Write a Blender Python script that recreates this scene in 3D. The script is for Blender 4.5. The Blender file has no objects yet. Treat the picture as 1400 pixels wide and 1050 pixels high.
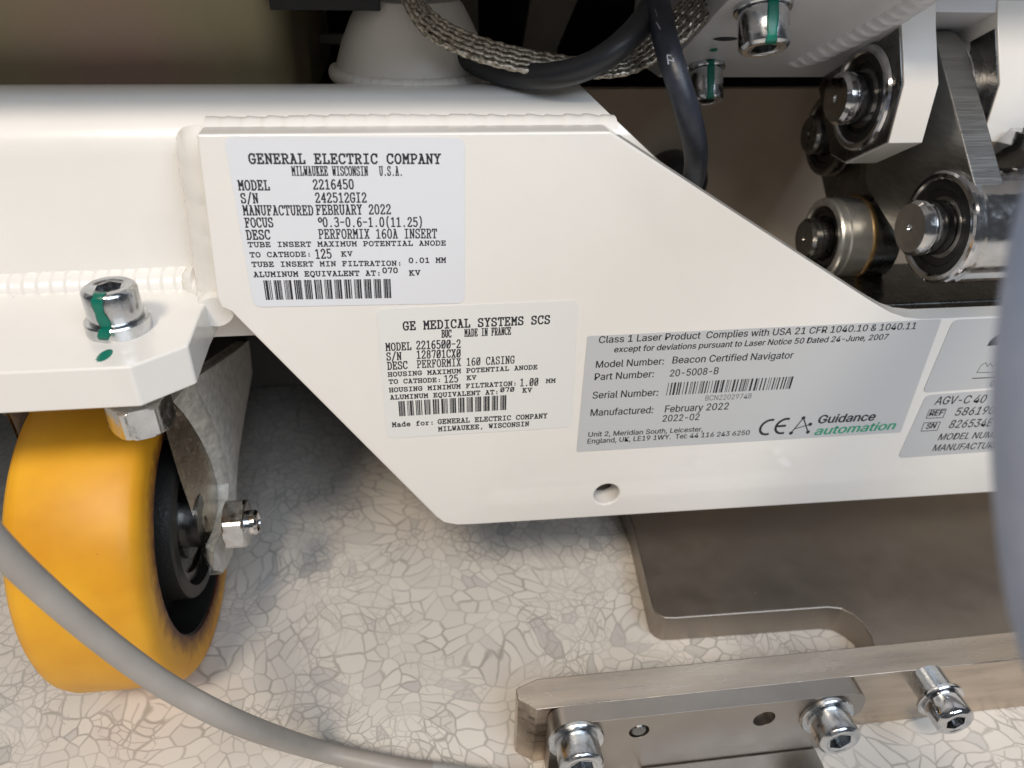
import bpy, bmesh, math, random
from mathutils import Vector, Matrix, noise
random.seed(7)
S = bpy.context.scene
COL = S.collection

# ------------------------------------------------------------------ camera
F, CX, CY = 1040.0, 700.0, 525.0            # focal length and centre, in photo pixels
dn = Vector((-45.0, 1625.0, F)).normalized()
X_ = Vector((8500.0, -445.0, F)); X_ -= dn * X_.dot(dn); X_.normalize()
Y_ = dn.cross(X_)
if Y_.z < 0: Y_ = -Y_
R = Matrix((X_, Y_, -dn))                    # camera (right, down, forward) -> world
CDIR = R @ Vector((0, 0, 1))
C = -CDIR * 0.235
def ray(u, v): return R @ Vector(((u-CX)/F, (v-CY)/F, 1.0))
def on(u, v, ax, val):
    d = ray(u, v); i = 'xyz'.index(ax); t = (val-C[i])/d[i]; return C + d*t
def dep(u, v, d): return C + ray(u, v)*d
cam = bpy.data.cameras.new('camera'); co = bpy.data.objects.new('camera', cam); COL.objects.link(co)
r_, u_, b_ = R @ Vector((1,0,0)), -(R @ Vector((0,1,0))), -(R @ Vector((0,0,1)))
co.matrix_world = Matrix(((r_.x,u_.x,b_.x,C.x),(r_.y,u_.y,b_.y,C.y),(r_.z,u_.z,b_.z,C.z),(0,0,0,1)))
cam.sensor_width = 36; cam.lens = F/1400*36; cam.clip_start = 0.004; cam.clip_end = 50
cam.dof.use_dof = True; cam.dof.focus_distance = 0.222; cam.dof.aperture_fstop = 13.0
S.camera = co

# ------------------------------------------------------------------ light
W = bpy.data.worlds.new('World'); S.world = W; W.use_nodes = True
bg = W.node_tree.nodes['Background']; bg.inputs[0].default_value = (0.86, 0.92, 1.0, 1); bg.inputs[1].default_value = 0.09
def area(name, loc, target, size, energy, col, sy=None):
    l = bpy.data.lights.new(name, 'AREA'); l.energy = energy; l.color = col; l.size = size
    if sy: l.shape = 'RECTANGLE'; l.size_y = sy
    o = bpy.data.objects.new(name, l); COL.objects.link(o); o.location = loc
    o.rotation_euler = (Vector(target)-Vector(loc)).to_track_quat('-Z', 'Y').to_euler(); return o
area('ceiling_light', (-0.36, -0.86, 1.12), (0, 0, -0.03), 0.26, 14.8, (1.0, 0.86, 0.70))
area('window_light', (0.42, -1.00, 1.02), (0, 0, 0), 0.95, 15.5, (0.76, 0.86, 1.0), 0.8)
vs = S.view_settings; vs.view_transform = 'Standard'; vs.look = 'None'; vs.exposure = -0.2; vs.gamma = 1.0; vs.use_curve_mapping = False

# ------------------------------------------------------------------ materials
def mat(name, col, rough=0.5, metal=0.0, bump=0.0, bscale=900, vary=0.0, vscale=60, vcol=None, stretch=None, coat=0.0, rvar=0.0, spec=None, sss=0.0):
    m = bpy.data.materials.new(name); m.use_nodes = True
    nt = m.node_tree; N = nt.nodes; L = nt.links; p = N['Principled BSDF']
    p.inputs['Base Color'].default_value = (*col, 1); p.inputs['Roughness'].default_value = rough; p.inputs['Metallic'].default_value = metal
    if coat: p.inputs['Coat Weight'].default_value = coat; p.inputs['Coat Roughness'].default_value = 0.06
    if spec is not None: p.inputs['Specular IOR Level'].default_value = spec
    if sss: p.inputs['Subsurface Weight'].default_value = sss; p.inputs['Subsurface Radius'].default_value = (0.004, 0.0015, 0.0005)
    tc = N.new('ShaderNodeTexCoord'); mp = N.new('ShaderNodeMapping'); L.new(tc.outputs['Object'], mp.inputs[0])
    if stretch: mp.inputs['Scale'].default_value = stretch
    if vary:
        n = N.new('ShaderNodeTexNoise'); n.inputs['Scale'].default_value = vscale; n.inputs['Detail'].default_value = 6; n.inputs['Roughness'].default_value = 0.6
        L.new(mp.outputs[0], n.inputs['Vector'])
        r = N.new('ShaderNodeValToRGB'); L.new(n.outputs[0], r.inputs[0])
        c2 = vcol or tuple(max(0, c*(1-vary)) for c in col)
        r.color_ramp.elements[0].position = 0.35; r.color_ramp.elements[1].position = 0.65
        r.color_ramp.elements[0].color = (*c2, 1); r.color_ramp.elements[1].color = (*col, 1)
        L.new(r.outputs[0], p.inputs['Base Color'])
    if rvar:
        n = N.new('ShaderNodeTexNoise'); n.inputs['Scale'].default_value = vscale*2; n.inputs['Detail'].default_value = 5
        L.new(mp.outputs[0], n.inputs['Vector'])
        q = N.new('ShaderNodeMapRange'); q.inputs[1].default_value = 0.3; q.inputs[2].default_value = 0.7
        q.inputs[3].default_value = max(0.03, rough-rvar); q.inputs[4].default_value = rough+rvar
        L.new(n.outputs[0], q.inputs[0]); L.new(q.outputs[0], p.inputs['Roughness'])
    if bump:
        n = N.new('ShaderNodeTexNoise'); n.inputs['Scale'].default_value = bscale; n.inputs['Detail'].default_value = 3
        L.new(mp.outputs[0], n.inputs['Vector'])
        b = N.new('ShaderNodeBump'); b.inputs['Strength'].default_value = bump; b.inputs['Distance'].default_value = 0.0002
        L.new(n.outputs[0], b.inputs['Height']); L.new(b.outputs[0], p.inputs['Normal'])
    return m
M = {}
M['paint'] = mat('off_white_paint', (0.82, 0.80, 0.76), 0.27, bump=0.22, bscale=330, coat=0.6, vary=0.035, vscale=25)
def specks(m, scale, rad, keep, col, src=None):
    nt = m.node_tree; N = nt.nodes; L = nt.links; p = N['Principled BSDF']
    tc = N.new('ShaderNodeTexCoord'); v = N.new('ShaderNodeTexVoronoi'); v.inputs['Scale'].default_value = scale; L.new(tc.outputs['Object'], v.inputs['Vector'])
    sc = N.new('ShaderNodeSeparateColor'); L.new(v.outputs['Color'], sc.inputs[0])
    a = N.new('ShaderNodeMath'); a.operation = 'LESS_THAN'; L.new(v.outputs['Distance'], a.inputs[0]); a.inputs[1].default_value = rad
    b = N.new('ShaderNodeMath'); b.operation = 'GREATER_THAN'; L.new(sc.outputs[0], b.inputs[0]); b.inputs[1].default_value = keep
    c = N.new('ShaderNodeMath'); c.operation = 'MULTIPLY'; L.new(a.outputs[0], c.inputs[0]); L.new(b.outputs[0], c.inputs[1])
    d = N.new('ShaderNodeMath'); d.operation = 'MULTIPLY'; L.new(c.outputs[0], d.inputs[0]); L.new(sc.outputs[1], d.inputs[1])
    mx = N.new('ShaderNodeMix'); mx.data_type = 'RGBA'; L.new(d.outputs[0], mx.inputs[0])
    lk_ = p.inputs['Base Color'].links
    if lk_: L.new(lk_[0].from_socket, mx.inputs[6])
    else: mx.inputs[6].default_value = p.inputs['Base Color'].default_value
    mx.inputs[7].default_value = (*col, 1); L.new(mx.outputs[2], p.inputs['Base Color'])
specks(M['paint'], 60, 0.018, 0.55, (0.12, 0.10, 0.08))
M['paint_cool'] = mat('pale_grey_paint', (0.62, 0.62, 0.64), 0.33, bump=0.15, bscale=300, coat=0.2)
M['zinc'] = mat('zinc_plate', (0.66, 0.68, 0.70), 0.22, 1.0, bump=0.25, bscale=500, vary=0.25, vscale=220, rvar=0.10)
M['chrome'] = mat('bright_steel', (0.70, 0.70, 0.71), 0.13, 1.0, bump=0.15, bscale=500, vary=0.2, vscale=200, rvar=0.07)
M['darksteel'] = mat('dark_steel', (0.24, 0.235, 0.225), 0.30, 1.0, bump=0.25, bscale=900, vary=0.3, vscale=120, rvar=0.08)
M['brushed'] = mat('brushed_link_steel', (0.30, 0.295, 0.285), 0.34, 1.0, bump=0.4, bscale=450, vary=0.15, vscale=130, stretch=(0.2, 1, 5), rvar=0.08)
M['dullsteel'] = mat('dull_nut_steel', (0.66, 0.66, 0.63), 0.36, 0.85, bump=0.4, bscale=500, vary=0.15, vscale=200)
M['post'] = mat('off_white_paint_matt', (0.78, 0.75, 0.69), 0.42, bump=0.2, bscale=330, vary=0.03, vscale=30)
M['rocker'] = mat('brushed_rocker_steel', (0.37, 0.365, 0.35), 0.36, 1.0, bump=0.5, bscale=420, vary=0.15, vscale=130, stretch=(0.2, 1, 5), rvar=0.06)
M['barsteel'] = mat('brown_bar_steel', (0.62, 0.53, 0.44), 0.34, 1.0, bump=0.35, bscale=700, vary=0.28, vscale=90, stretch=(0.35, 2.5, 2.5), rvar=0.12)
M['clampsteel'] = mat('clamp_plate_steel', (0.40, 0.365, 0.33), 0.38, 1.0, bump=0.25, bscale=900, vary=0.10, vscale=80, rvar=0.05)
M['basesteel'] = mat('flat_base_steel', (0.37, 0.325, 0.28), 0.42, 0.85, bump=0.3, bscale=900, vary=0.07, vscale=50, rvar=0.06)
M['caststeel'] = mat('stamped_fork_steel', (0.74, 0.73, 0.69), 0.5, 0.3, bump=1.0, bscale=800, vary=0.3, vscale=330, rvar=0.12)
M['flange'] = mat('fork_inner_face', (0.68, 0.62, 0.54), 0.24, 1.0, bump=0.5, bscale=900, vary=0.3, vscale=250, rvar=0.08)
M['edge'] = mat('sheared_fork_edge', (0.66, 0.64, 0.58), 0.6, 0.2, bump=1.0, bscale=600, vary=0.4, vscale=300)
M['iron'] = mat('black_cast_iron', (0.045, 0.043, 0.04), 0.45, 0.6, bump=0.9, bscale=900)
M['black'] = mat('black_rubber', (0.012, 0.012, 0.013), 0.38, bump=0.2)
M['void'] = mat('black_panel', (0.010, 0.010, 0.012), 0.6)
M['green'] = mat('green_marker_paint', (0.0, 0.17, 0.115), 0.35, vary=0.25, vscale=400)
M['label'] = mat('white_label_film', (0.74, 0.76, 0.80), 0.30, bump=0.03, bscale=100)
M['label_warm'] = mat('white_label_film_matt', (0.77, 0.77, 0.75), 0.34, bump=0.03, bscale=100)
M['silver'] = mat('silver_label_film', (0.56, 0.575, 0.59), 0.34, 0.2, bump=0.04, bscale=90)
M['ink'] = mat('black_ink', (0.012, 0.013, 0.02), 0.45)
M['inkgrey'] = mat('grey_ink', (0.16, 0.16, 0.18), 0.45)
M['inkgreen'] = mat('green_ink', (0.03, 0.30, 0.17), 0.45)
M['cable'] = mat('grey_cable_sheath', (0.35, 0.325, 0.295), 0.45, bump=0.3, bscale=250, vary=0.15, vscale=60)
M['hose'] = mat('blue_grey_hose', (0.36, 0.41, 0.53), 0.45, vary=0.25, vscale=45, vcol=(0.22, 0.28, 0.42))
M['strand'] = None
M['bluecable'] = mat('dark_blue_cable', (0.022, 0.027, 0.042), 0.42, bump=0.5, bscale=500, vary=0.4, vscale=220)
M['blackcable'] = mat('black_cable', (0.020, 0.021, 0.024), 0.40, bump=0.3, bscale=400)
M['beige'] = mat('beige_brown_panel', (0.52, 0.42, 0.31), 0.6, vary=0.15, vscale=18)
M['brass'] = mat('brass_washer', (0.62, 0.42, 0.20), 0.3, 1.0, bump=0.2)
M['greypanel'] = mat('brown_grey_panel', (0.30, 0.265, 0.21), 0.55, vary=0.3, vscale=25)
M['rail'] = mat('dull_shiny_rail', (0.5, 0.5, 0.48), 0.35, 0.6)

def polyurethane():
    m = mat('amber_polyurethane', (0.86, 0.44, 0.035), 0.48, bump=0.12, bscale=200, sss=0.35)
    nt = m.node_tree; N = nt.nodes; L = nt.links; p = N['Principled BSDF']
    n = N.new('ShaderNodeTexNoise'); n.inputs['Scale'].default_value = 45; n.inputs['Detail'].default_value = 5
    tc = N.new('ShaderNodeTexCoord'); L.new(tc.outputs['Object'], n.inputs['Vector'])
    r = N.new('ShaderNodeValToRGB'); L.new(n.outputs[0], r.inputs[0])
    r.color_ramp.elements[0].color = (0.68, 0.30, 0.008, 1); r.color_ramp.elements[0].position = 0.3
    r.color_ramp.elements[1].color = (0.82, 0.42, 0.018, 1); r.color_ramp.elements[1].position = 0.7
    # brown glue stain on the side wall close to the hub: a real stain with its own radius
    sp = N.new('ShaderNodeSeparateXYZ'); L.new(tc.outputs['Object'], sp.inputs[0])
    cx = N.new('ShaderNodeCombineXYZ'); L.new(sp.outputs[0], cx.inputs[0]); L.new(sp.outputs[1], cx.inputs[1])
    ln = N.new('ShaderNodeVectorMath'); ln.operation = 'LENGTH'; L.new(cx.outputs[0], ln.inputs[0])
    n2 = N.new('ShaderNodeTexNoise'); n2.inputs['Scale'].default_value = 260; n2.inputs['Detail'].default_value = 4; L.new(tc.outputs['Object'], n2.inputs['Vector'])
    ad = N.new('ShaderNodeMath'); ad.operation = 'MULTIPLY_ADD'; L.new(n2.outputs[0], ad.inputs[0]); ad.inputs[1].default_value = 0.007; L.new(ln.outputs['Value'], ad.inputs[2])
    mr = N.new('ShaderNodeMapRange'); mr.inputs[1].default_value = 0.0440; mr.inputs[2].default_value = 0.0510; L.new(ad.outputs[0], mr.inputs[0])
    mx = N.new('ShaderNodeMix'); mx.data_type = 'RGBA'; L.new(mr.outputs[0], mx.inputs[0])
    mx.inputs[6].default_value = (0.10, 0.022, 0.004, 1); L.new(r.outputs[0], mx.inputs[7]); L.new(mx.outputs[2], p.inputs['Base Color'])
    return m
M['pu'] = polyurethane(); specks(M['pu'], 110, 0.045, 0.6, (0.16, 0.07, 0.02))
specks(M['basesteel'], 90, 0.03, 0.6, (0.62, 0.57, 0.50)); specks(M['cable'], 120, 0.03, 0.6, (0.08, 0.075, 0.07))

def chromate():
    m = mat('yellow_chromate_steel', (0.2, 0.17, 0.1), 0.5, 0.35, bump=0.5, bscale=900)
    nt = m.node_tree; N = nt.nodes; L = nt.links; p = N['Principled BSDF']
    tc = N.new('ShaderNodeTexCoord'); n = N.new('ShaderNodeTexNoise'); n.inputs['Scale'].default_value = 22; n.inputs['Detail'].default_value = 3
    mp = N.new('ShaderNodeMapping'); mp.inputs['Scale'].default_value = (0.8, 1, 0.5); L.new(tc.outputs['Object'], mp.inputs[0]); L.new(mp.outputs[0], n.inputs['Vector'])
    r = N.new('ShaderNodeValToRGB'); L.new(n.outputs[0], r.inputs[0]); cr = r.color_ramp
    cr.elements[0].position = 0.3; cr.elements[0].color = (0.47, 0.33, 0.27, 1)
    cr.elements[1].position = 0.72; cr.elements[1].color = (0.36, 0.34, 0.19, 1)
    e = cr.elements.new(0.5); e.color = (0.43, 0.36, 0.24, 1)
    L.new(r.outputs[0], p.inputs['Base Color']); return m
M['chromate'] = chromate()

def strand_mat():
    m = mat('tinned_copper_braid', (0.42, 0.39, 0.33), 0.38, 0.9)
    nt = m.node_tree; N = nt.nodes; L = nt.links; p = N['Principled BSDF']
    tc = N.new('ShaderNodeTexCoord'); n = N.new('ShaderNodeTexNoise'); n.inputs['Scale'].default_value = 1000; n.inputs['Detail'].default_value = 4
    L.new(tc.outputs['Object'], n.inputs['Vector'])
    r = N.new('ShaderNodeValToRGB'); L.new(n.outputs[0], r.inputs[0])
    r.color_ramp.elements[0].position = 0.38; r.color_ramp.elements[0].color = (0.20, 0.18, 0.14, 1)
    r.color_ramp.elements[1].position = 0.62; r.color_ramp.elements[1].color = (0.66, 0.60, 0.50, 1)
    L.new(r.outputs[0], p.inputs['Base Color'])
    b = N.new('ShaderNodeBump'); b.inputs['Strength'].default_value = 0.9; b.inputs['Distance'].default_value = 0.0003
    L.new(n.outputs[0], b.inputs['Height']); L.new(b.outputs[0], p.inputs['Normal']); return m
M['strand'] = strand_mat()

def floor_mat():
    m = bpy.data.materials.new('chip_pattern_vinyl'); m.use_nodes = True
    nt = m.node_tree; N = nt.nodes; L = nt.links; p = N['Principled BSDF']; p.inputs['Roughness'].default_value = 0.42
    tc = N.new('ShaderNodeTexCoord')
    nz = N.new('ShaderNodeTexNoise'); nz.inputs['Scale'].default_value = 75; nz.inputs['Detail'].default_value = 1.5; L.new(tc.outputs['Object'], nz.inputs['Vector'])
    nz2 = N.new('ShaderNodeTexNoise'); nz2.inputs['Scale'].default_value = 22; nz2.inputs['Detail'].default_value = 1; L.new(tc.outputs['Object'], nz2.inputs['Vector'])
    def warp(nodes, amt, src):
        s = N.new('ShaderNodeVectorMath'); s.operation = 'SUBTRACT'; L.new(nodes.outputs['Color'], s.inputs[0]); s.inputs[1].default_value = (0.5, 0.5, 0.5)
        k = N.new('ShaderNodeVectorMath'); k.operation = 'SCALE'; L.new(s.outputs[0], k.inputs[0]); k.inputs['Scale'].default_value = amt
        a = N.new('ShaderNodeVectorMath'); a.operation = 'ADD'; L.new(src, a.inputs[0]); L.new(k.outputs[0], a.inputs[1]); return a.outputs[0]
    v = warp(nz, 0.0075, tc.outputs['Object']); v = warp(nz2, 0.035, v)
    def vor(scale, feat, rnd=1.0):
        q = N.new('ShaderNodeTexVoronoi'); q.voronoi_dimensions = '2D'; q.feature = feat; q.inputs['Scale'].default_value = scale; q.inputs['Randomness'].default_value = rnd
        L.new(v, q.inputs['Vector']); return q
    e1 = vor(162, 'DISTANCE_TO_EDGE'); c1 = vor(162, 'F1'); e2 = vor(250, 'DISTANCE_TO_EDGE'); c2 = vor(50, 'F1')
    def rng(src, a, b, lo, hi):
        q = N.new('ShaderNodeMapRange'); q.interpolation_type = 'SMOOTHSTEP'; L.new(src, q.inputs[0]); q.inputs[1].default_value = a; q.inputs[2].default_value = b; q.inputs[3].default_value = lo; q.inputs[4].default_value = hi; return q.outputs[0]
    def mul(a, b):
        q = N.new('ShaderNodeMath'); q.operation = 'MULTIPLY'
        for i, s in enumerate((a, b)):
            if isinstance(s, float): q.inputs[i].default_value = s
            else: L.new(s, q.inputs[i])
        return q.outputs[0]
    def mx(a, b):
        q = N.new('ShaderNodeMath'); q.operation = 'MAXIMUM'; L.new(a, q.inputs[0]); L.new(b, q.inputs[1]); return q.outputs[0]
    nb = N.new('ShaderNodeTexNoise'); nb.inputs['Scale'].default_value = 60; nb.inputs['Detail'].default_value = 2; L.new(tc.outputs['Object'], nb.inputs['Vector'])
    strength = rng(nb.outputs[0], 0.33, 0.66, 0.32, 0.88)
    l1 = mul(rng(e1.outputs['Distance'], 0.01, 0.10, 0.80, 0.0), strength)
    sep0 = N.new('ShaderNodeSeparateColor'); L.new(c2.outputs['Color'], sep0.inputs[0])
    l2 = mul(mul(rng(e2.outputs['Distance'], 0.01, 0.10, 0.65, 0.0), rng(sep0.outputs[0], 0.52, 0.56, 0.0, 1.0)), strength)
    lines = mx(l1, l2)
    sep = N.new('ShaderNodeSeparateColor'); L.new(c1.outputs['Color'], sep.inputs[0])
    ramp = N.new('ShaderNodeValToRGB'); L.new(sep.outputs[1], ramp.inputs[0]); cr = ramp.color_ramp
    cr.elements[0].position = 0.0; cr.elements[0].color = (0.77, 0.73, 0.67, 1)
    cr.elements[1].position = 1.0; cr.elements[1].color = (0.56, 0.53, 0.50, 1)
    for pos, c in ((0.45, (0.74, 0.70, 0.64)), (0.88, (0.69, 0.65, 0.60)), (0.97, (0.63, 0.605, 0.57))):
        e = cr.elements.new(pos); e.color = (*c, 1)
    mixc = N.new('ShaderNodeMix'); mixc.data_type = 'RGBA'; L.new(lines, mixc.inputs[0]); L.new(ramp.outputs[0], mixc.inputs[6]); mixc.inputs[7].default_value = (0.31, 0.285, 0.255, 1)
    L.new(mixc.outputs[2], p.inputs['Base Color'])
    b = N.new('ShaderNodeBump'); b.inputs['Strength'].default_value = 0.08; b.inputs['Distance'].default_value = 0.0002; L.new(nz.outputs[0], b.inputs['Height']); L.new(b.outputs[0], p.inputs['Normal'])
    return m
M['floor'] = floor_mat()

# ------------------------------------------------------------------ helpers
WM = {}
def link(o, parent=None, world=None):
    COL.objects.link(o); w = world or Matrix.Identity(4); WM[o.name] = w
    if parent is not None:
        o.parent = parent; o.matrix_parent_inverse = WM[parent.name].inverted()
    o.matrix_basis = w; return o
def thing(name, loc, label, cat, group=None):
    o = bpy.data.objects.new(name, None); o.empty_display_size = 0.01
    link(o, None, Matrix.Translation(Vector(loc))); o['label'] = label; o['category'] = cat
    if group: o['group'] = group
    return o
def mobj(name, verts, faces, m, parent=None, world=None, smooth=True, bevel=0, ang=35, label=None, seg=2):
    me = bpy.data.meshes.new(name); me.from_pydata([tuple(v) for v in verts], [], faces); me.update()
    bm = bmesh.new(); bm.from_mesh(me); bmesh.ops.remove_doubles(bm, verts=bm.verts, dist=1e-7)
    bmesh.ops.recalc_face_normals(bm, faces=bm.faces); bm.to_mesh(me); bm.free()
    if smooth:
        for p in me.polygons: p.use_smooth = True
        me.set_sharp_from_angle(angle=math.radians(ang))
    o = bpy.data.objects.new(name, me); me.materials.append(m); link(o, parent, world)
    if bevel:
        b = o.modifiers.new('bevel', 'BEVEL'); b.width = bevel; b.segments = seg; b.limit_method = 'ANGLE'; b.angle_limit = math.radians(30); b.harden_normals = smooth
    if label: o['label'] = label
    return o
def box(name, lo, hi, m, parent=None, bevel=0.0005, **k):
    x0,y0,z0 = lo; x1,y1,z1 = hi
    v = [(x0,y0,z0),(x1,y0,z0),(x1,y1,z0),(x0,y1,z0),(x0,y0,z1),(x1,y0,z1),(x1,y1,z1),(x0,y1,z1)]
    f = [(0,3,2,1),(4,5,6,7),(0,1,5,4),(1,2,6,5),(2,3,7,6),(3,0,4,7)]
    return mobj(name, v, f, m, parent, bevel=bevel, **k)
def prism(name, pts, ax, lo, hi, m, parent=None, **k):
    """pts: polygon in the two axes other than ax (in xyz order), extruded lo..hi along ax"""
    n = len(pts); i = 'xyz'.index(ax)
    def P(p, t):
        q = list(p); q.insert(i, t); return tuple(q)
    v = [P(p, lo) for p in pts] + [P(p, hi) for p in pts]
    f = [tuple(range(n)), tuple(range(2*n-1, n-1, -1))] + [(j, (j+1) % n, n+(j+1) % n, n+j) for j in range(n)]
    return mobj(name, v, f, m, parent, **k)
def frame(o, axis, up=(0.12, 0.3, 1.0)):
    z = Vector(axis).normalized(); x = Vector(up).cross(z)
    if x.length < 1e-3: x = Vector((1, 0, 0)).cross(z)
    x.normalize(); y = z.cross(x); o = Vector(o)
    return Matrix(((x.x,y.x,z.x,o.x),(x.y,y.y,z.y,o.y),(x.z,y.z,z.z,o.z),(0,0,0,1)))
def lathe(name, prof, m, parent, world, seg=48, ang=30, **k):
    v = []; f = []; n = len(prof)
    for r, z in prof:
        for s in range(seg):
            a = 2*math.pi*s/seg; v.append((r*math.cos(a), r*math.sin(a), z))
    for i in range(n-1):
        for s in range(seg):
            t = (s+1) % seg; f.append((i*seg+s, i*seg+t, (i+1)*seg+t, (i+1)*seg+s))
    return mobj(name, v, f, m, parent, world, ang=ang, **k)
def smoothpath(pts, n):
    pts = [Vector(p) for p in pts]; P = [2*pts[0]-pts[1]] + pts + [2*pts[-1]-pts[-2]]; out = []
    for i in range(1, len(P)-2):
        for j in range(n):
            t = j/n; a,b,c,d = P[i-1],P[i],P[i+1],P[i+2]
            out.append(0.5*((2*b)+(c-a)*t+(2*a-5*b+4*c-d)*t*t+(3*b-a-3*c+d)*t**3))
    out.append(pts[-1]); return out
def tube(name, path, rad, m, parent=None, seg=20, rfun=None, flat=None, **k):
    path = [Vector(p) for p in path]; n = len(path); v = []; f = []
    ref = None
    for i, p in enumerate(path):
        t = (path[min(i+1, n-1)]-path[max(i-1, 0)]).normalized()
        if ref is None: ref = t.orthogonal()
        ref = (ref - t*ref.dot(t)).normalized(); bn = t.cross(ref)
        for s in range(seg):
            a = 2*math.pi*s/seg; rr = rad if rfun is None else rad*rfun(i/(n-1), a, i)
            v.append(p + (ref*math.cos(a)+bn*math.sin(a))*rr)
    for i in range(n-1):
        for s in range(seg):
            t = (s+1) % seg; f.append((i*seg+s, i*seg+t, (i+1)*seg+t, (i+1)*seg+s))
    f.append(tuple(range(seg))); f.append(tuple((n-1)*seg+s for s in reversed(range(seg))))
    return mobj(name, v, f, m, parent, ang=50, **k)
def weld(name, path, r, parent, m=None, pitch=0.0022, amp=0.20, n=10):
    P = smoothpath(path, n); L = 0; acc = [0]
    for a, b in zip(P, P[1:]): L += (b-a).length; acc.append(L)
    K = max(8, int(L/pitch*7)); Q = []
    j = 0
    for i in range(K+1):
        s = L*i/K
        while j < len(acc)-2 and acc[j+1] < s: j += 1
        t = (s-acc[j])/max(1e-9, acc[j+1]-acc[j]); Q.append(P[j].lerp(P[j+1], t))
    def rf(t, a, i):
        ph = (i/7.0 + 0.18*math.sin(a)) % 1.0
        q = Q[i]
        return 1 - amp*ph*0.9 + 0.05*noise.noise(q*220+Vector((a*.3, 0, 0)))
    return tube(name, Q, r, m or M['paint'], parent, seg=18, rfun=rf)

def hexpts(r, rot=0): return [(r*math.cos(math.radians(60*i+rot)), r*math.sin(math.radians(60*i+rot))) for i in range(6)]
def socket_bolt(parent, base, axis, Rh=0.0065, H=0.0085, Rw=0.008, Tw=0.0016, mark=None, mname='zinc', up=(0.12,0.3,1.0), hexr=0.0034, spring=False, Rin=None, label=None):
    """screw head standing on its washer at 'base', pointing along 'axis'"""
    Wd = frame(base, axis, up); seg = 48; v = []; f = []
    z0 = Tw
    prof = [(Rh*0.9, z0-0.0002), (Rh*0.985, z0+0.0003), (Rh, z0+0.0008), (Rh, z0+H-0.0011), (Rh-0.0003, z0+H-0.0005), (Rh-0.0010, z0+H)]
    ir = hexr*1.22
    prof += [(ir, z0+H), (ir-0.0004, z0+H-0.0003)]
    n = len(prof)
    for r, z in prof:
        for s in range(seg):
            a = 2*math.pi*s/seg; v.append((r*math.cos(a), r*math.sin(a), z))
    for i in range(n-1):
        for s in range(seg):
            t = (s+1) % seg; f.append((i*seg+s, i*seg+t, (i+1)*seg+t, (i+1)*seg+s))
    def hexr_at(a): 
        k = (a % (math.pi/3)) - math.pi/6; return hexr*math.cos(math.pi/6)/math.cos(k)
    for dz in (0.0004, 0.0050):
        for s in range(seg):
            a = 2*math.pi*s/seg; r = hexr_at(a); v.append((r*math.cos(a), r*math.sin(a), z0+H-dz))
    for i in (n-1, n):
        for s in range(seg):
            t = (s+1) % seg; f.append((i*seg+s, i*seg+t, (i+1)*seg+t, (i+1)*seg+s))
    f.append(tuple((n+1)*seg+s for s in range(seg)))
    b = mobj('bolt', v, f, M[mname], parent, Wd, ang=32, label=label)
    lathe('washer', [(0.003, 0), (Rw-0.0001, 0), (Rw, 0.0003), (Rw, Tw-0.0004), (Rw-0.0003, Tw), (0.003, Tw)], M[mname], b, Wd, 48)
    if mark:
        a0, da, rows = mark
        rr = [(r+0.00012 if k else r, z) for r, z, k in rows]
        v = []; f = []; K = 7
        for i, (r, z) in enumerate(rr):
            w = da*(1+0.18*math.sin(i*2.3))*(Rh/max(r, 0.004)); c = a0+0.05*math.sin(i*1.1)
            for j in range(K):
                a = math.radians(math.degrees(c)) + w*(j/(K-1)-0.5); v.append((r*math.cos(a), r*math.sin(a), z))
        for i in range(len(rr)-1):
            for j in range(K-1): f.append((i*K+j, i*K+j+1, (i+1)*K+j+1, (i+1)*K+j))
        o = mobj('paint_mark', v, f, M['green'], b, Wd, ang=60)
        so = o.modifiers.new('solid', 'SOLIDIFY'); so.thickness = 0.00012; so.offset = 1
    return b, Wd
def hexnut(name, parent, base, axis, af, H, m, up=(0,0,1), rot=0):
    Wd = frame(base, axis, up); r = af/math.sqrt(3); seg = 48; v = []; f = []
    def rr(a): k = ((a-math.radians(rot)) % (math.pi/3)) - math.pi/6; return r*math.cos(math.pi/6)/math.cos(k)
    rings = [(lambda a: af/2*0.96, 0), (lambda a: min(rr(a), af/2*1.02), 0.0002), (lambda a: rr(a), 0.0002+0.06*H), (lambda a: rr(a), H-0.10*H), (lambda a: min(rr(a), af/2*1.03), H-0.0003), (lambda a: af/2*0.93, H), (lambda a: af*0.27, H), (lambda a: af*0.24, H-0.0015)]
    for fn, z in rings:
        for s in range(seg):
            a = 2*math.pi*s/seg; q = fn(a); v.append((q*math.cos(a), q*math.sin(a), z))
    for i in range(len(rings)-1):
        for s in range(seg):
            t = (s+1) % seg; f.append((i*seg+s, i*seg+t, (i+1)*seg+t, (i+1)*seg+s))
    f.append(tuple(range(seg))); f.append(tuple((len(rings)-1)*seg+s for s in range(seg)))
    return mobj(name, v, f, m, parent, Wd, ang=25)

# ------------------------------------------------------------------ setting: floor
FZ = -0.1160
fl = mobj('floor', [(-2,-2,FZ),(2,-2,FZ),(2,2,FZ),(-2,2,FZ)], [(0,1,2,3)], M['floor'], smooth=False); fl['kind'] = 'structure'

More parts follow.
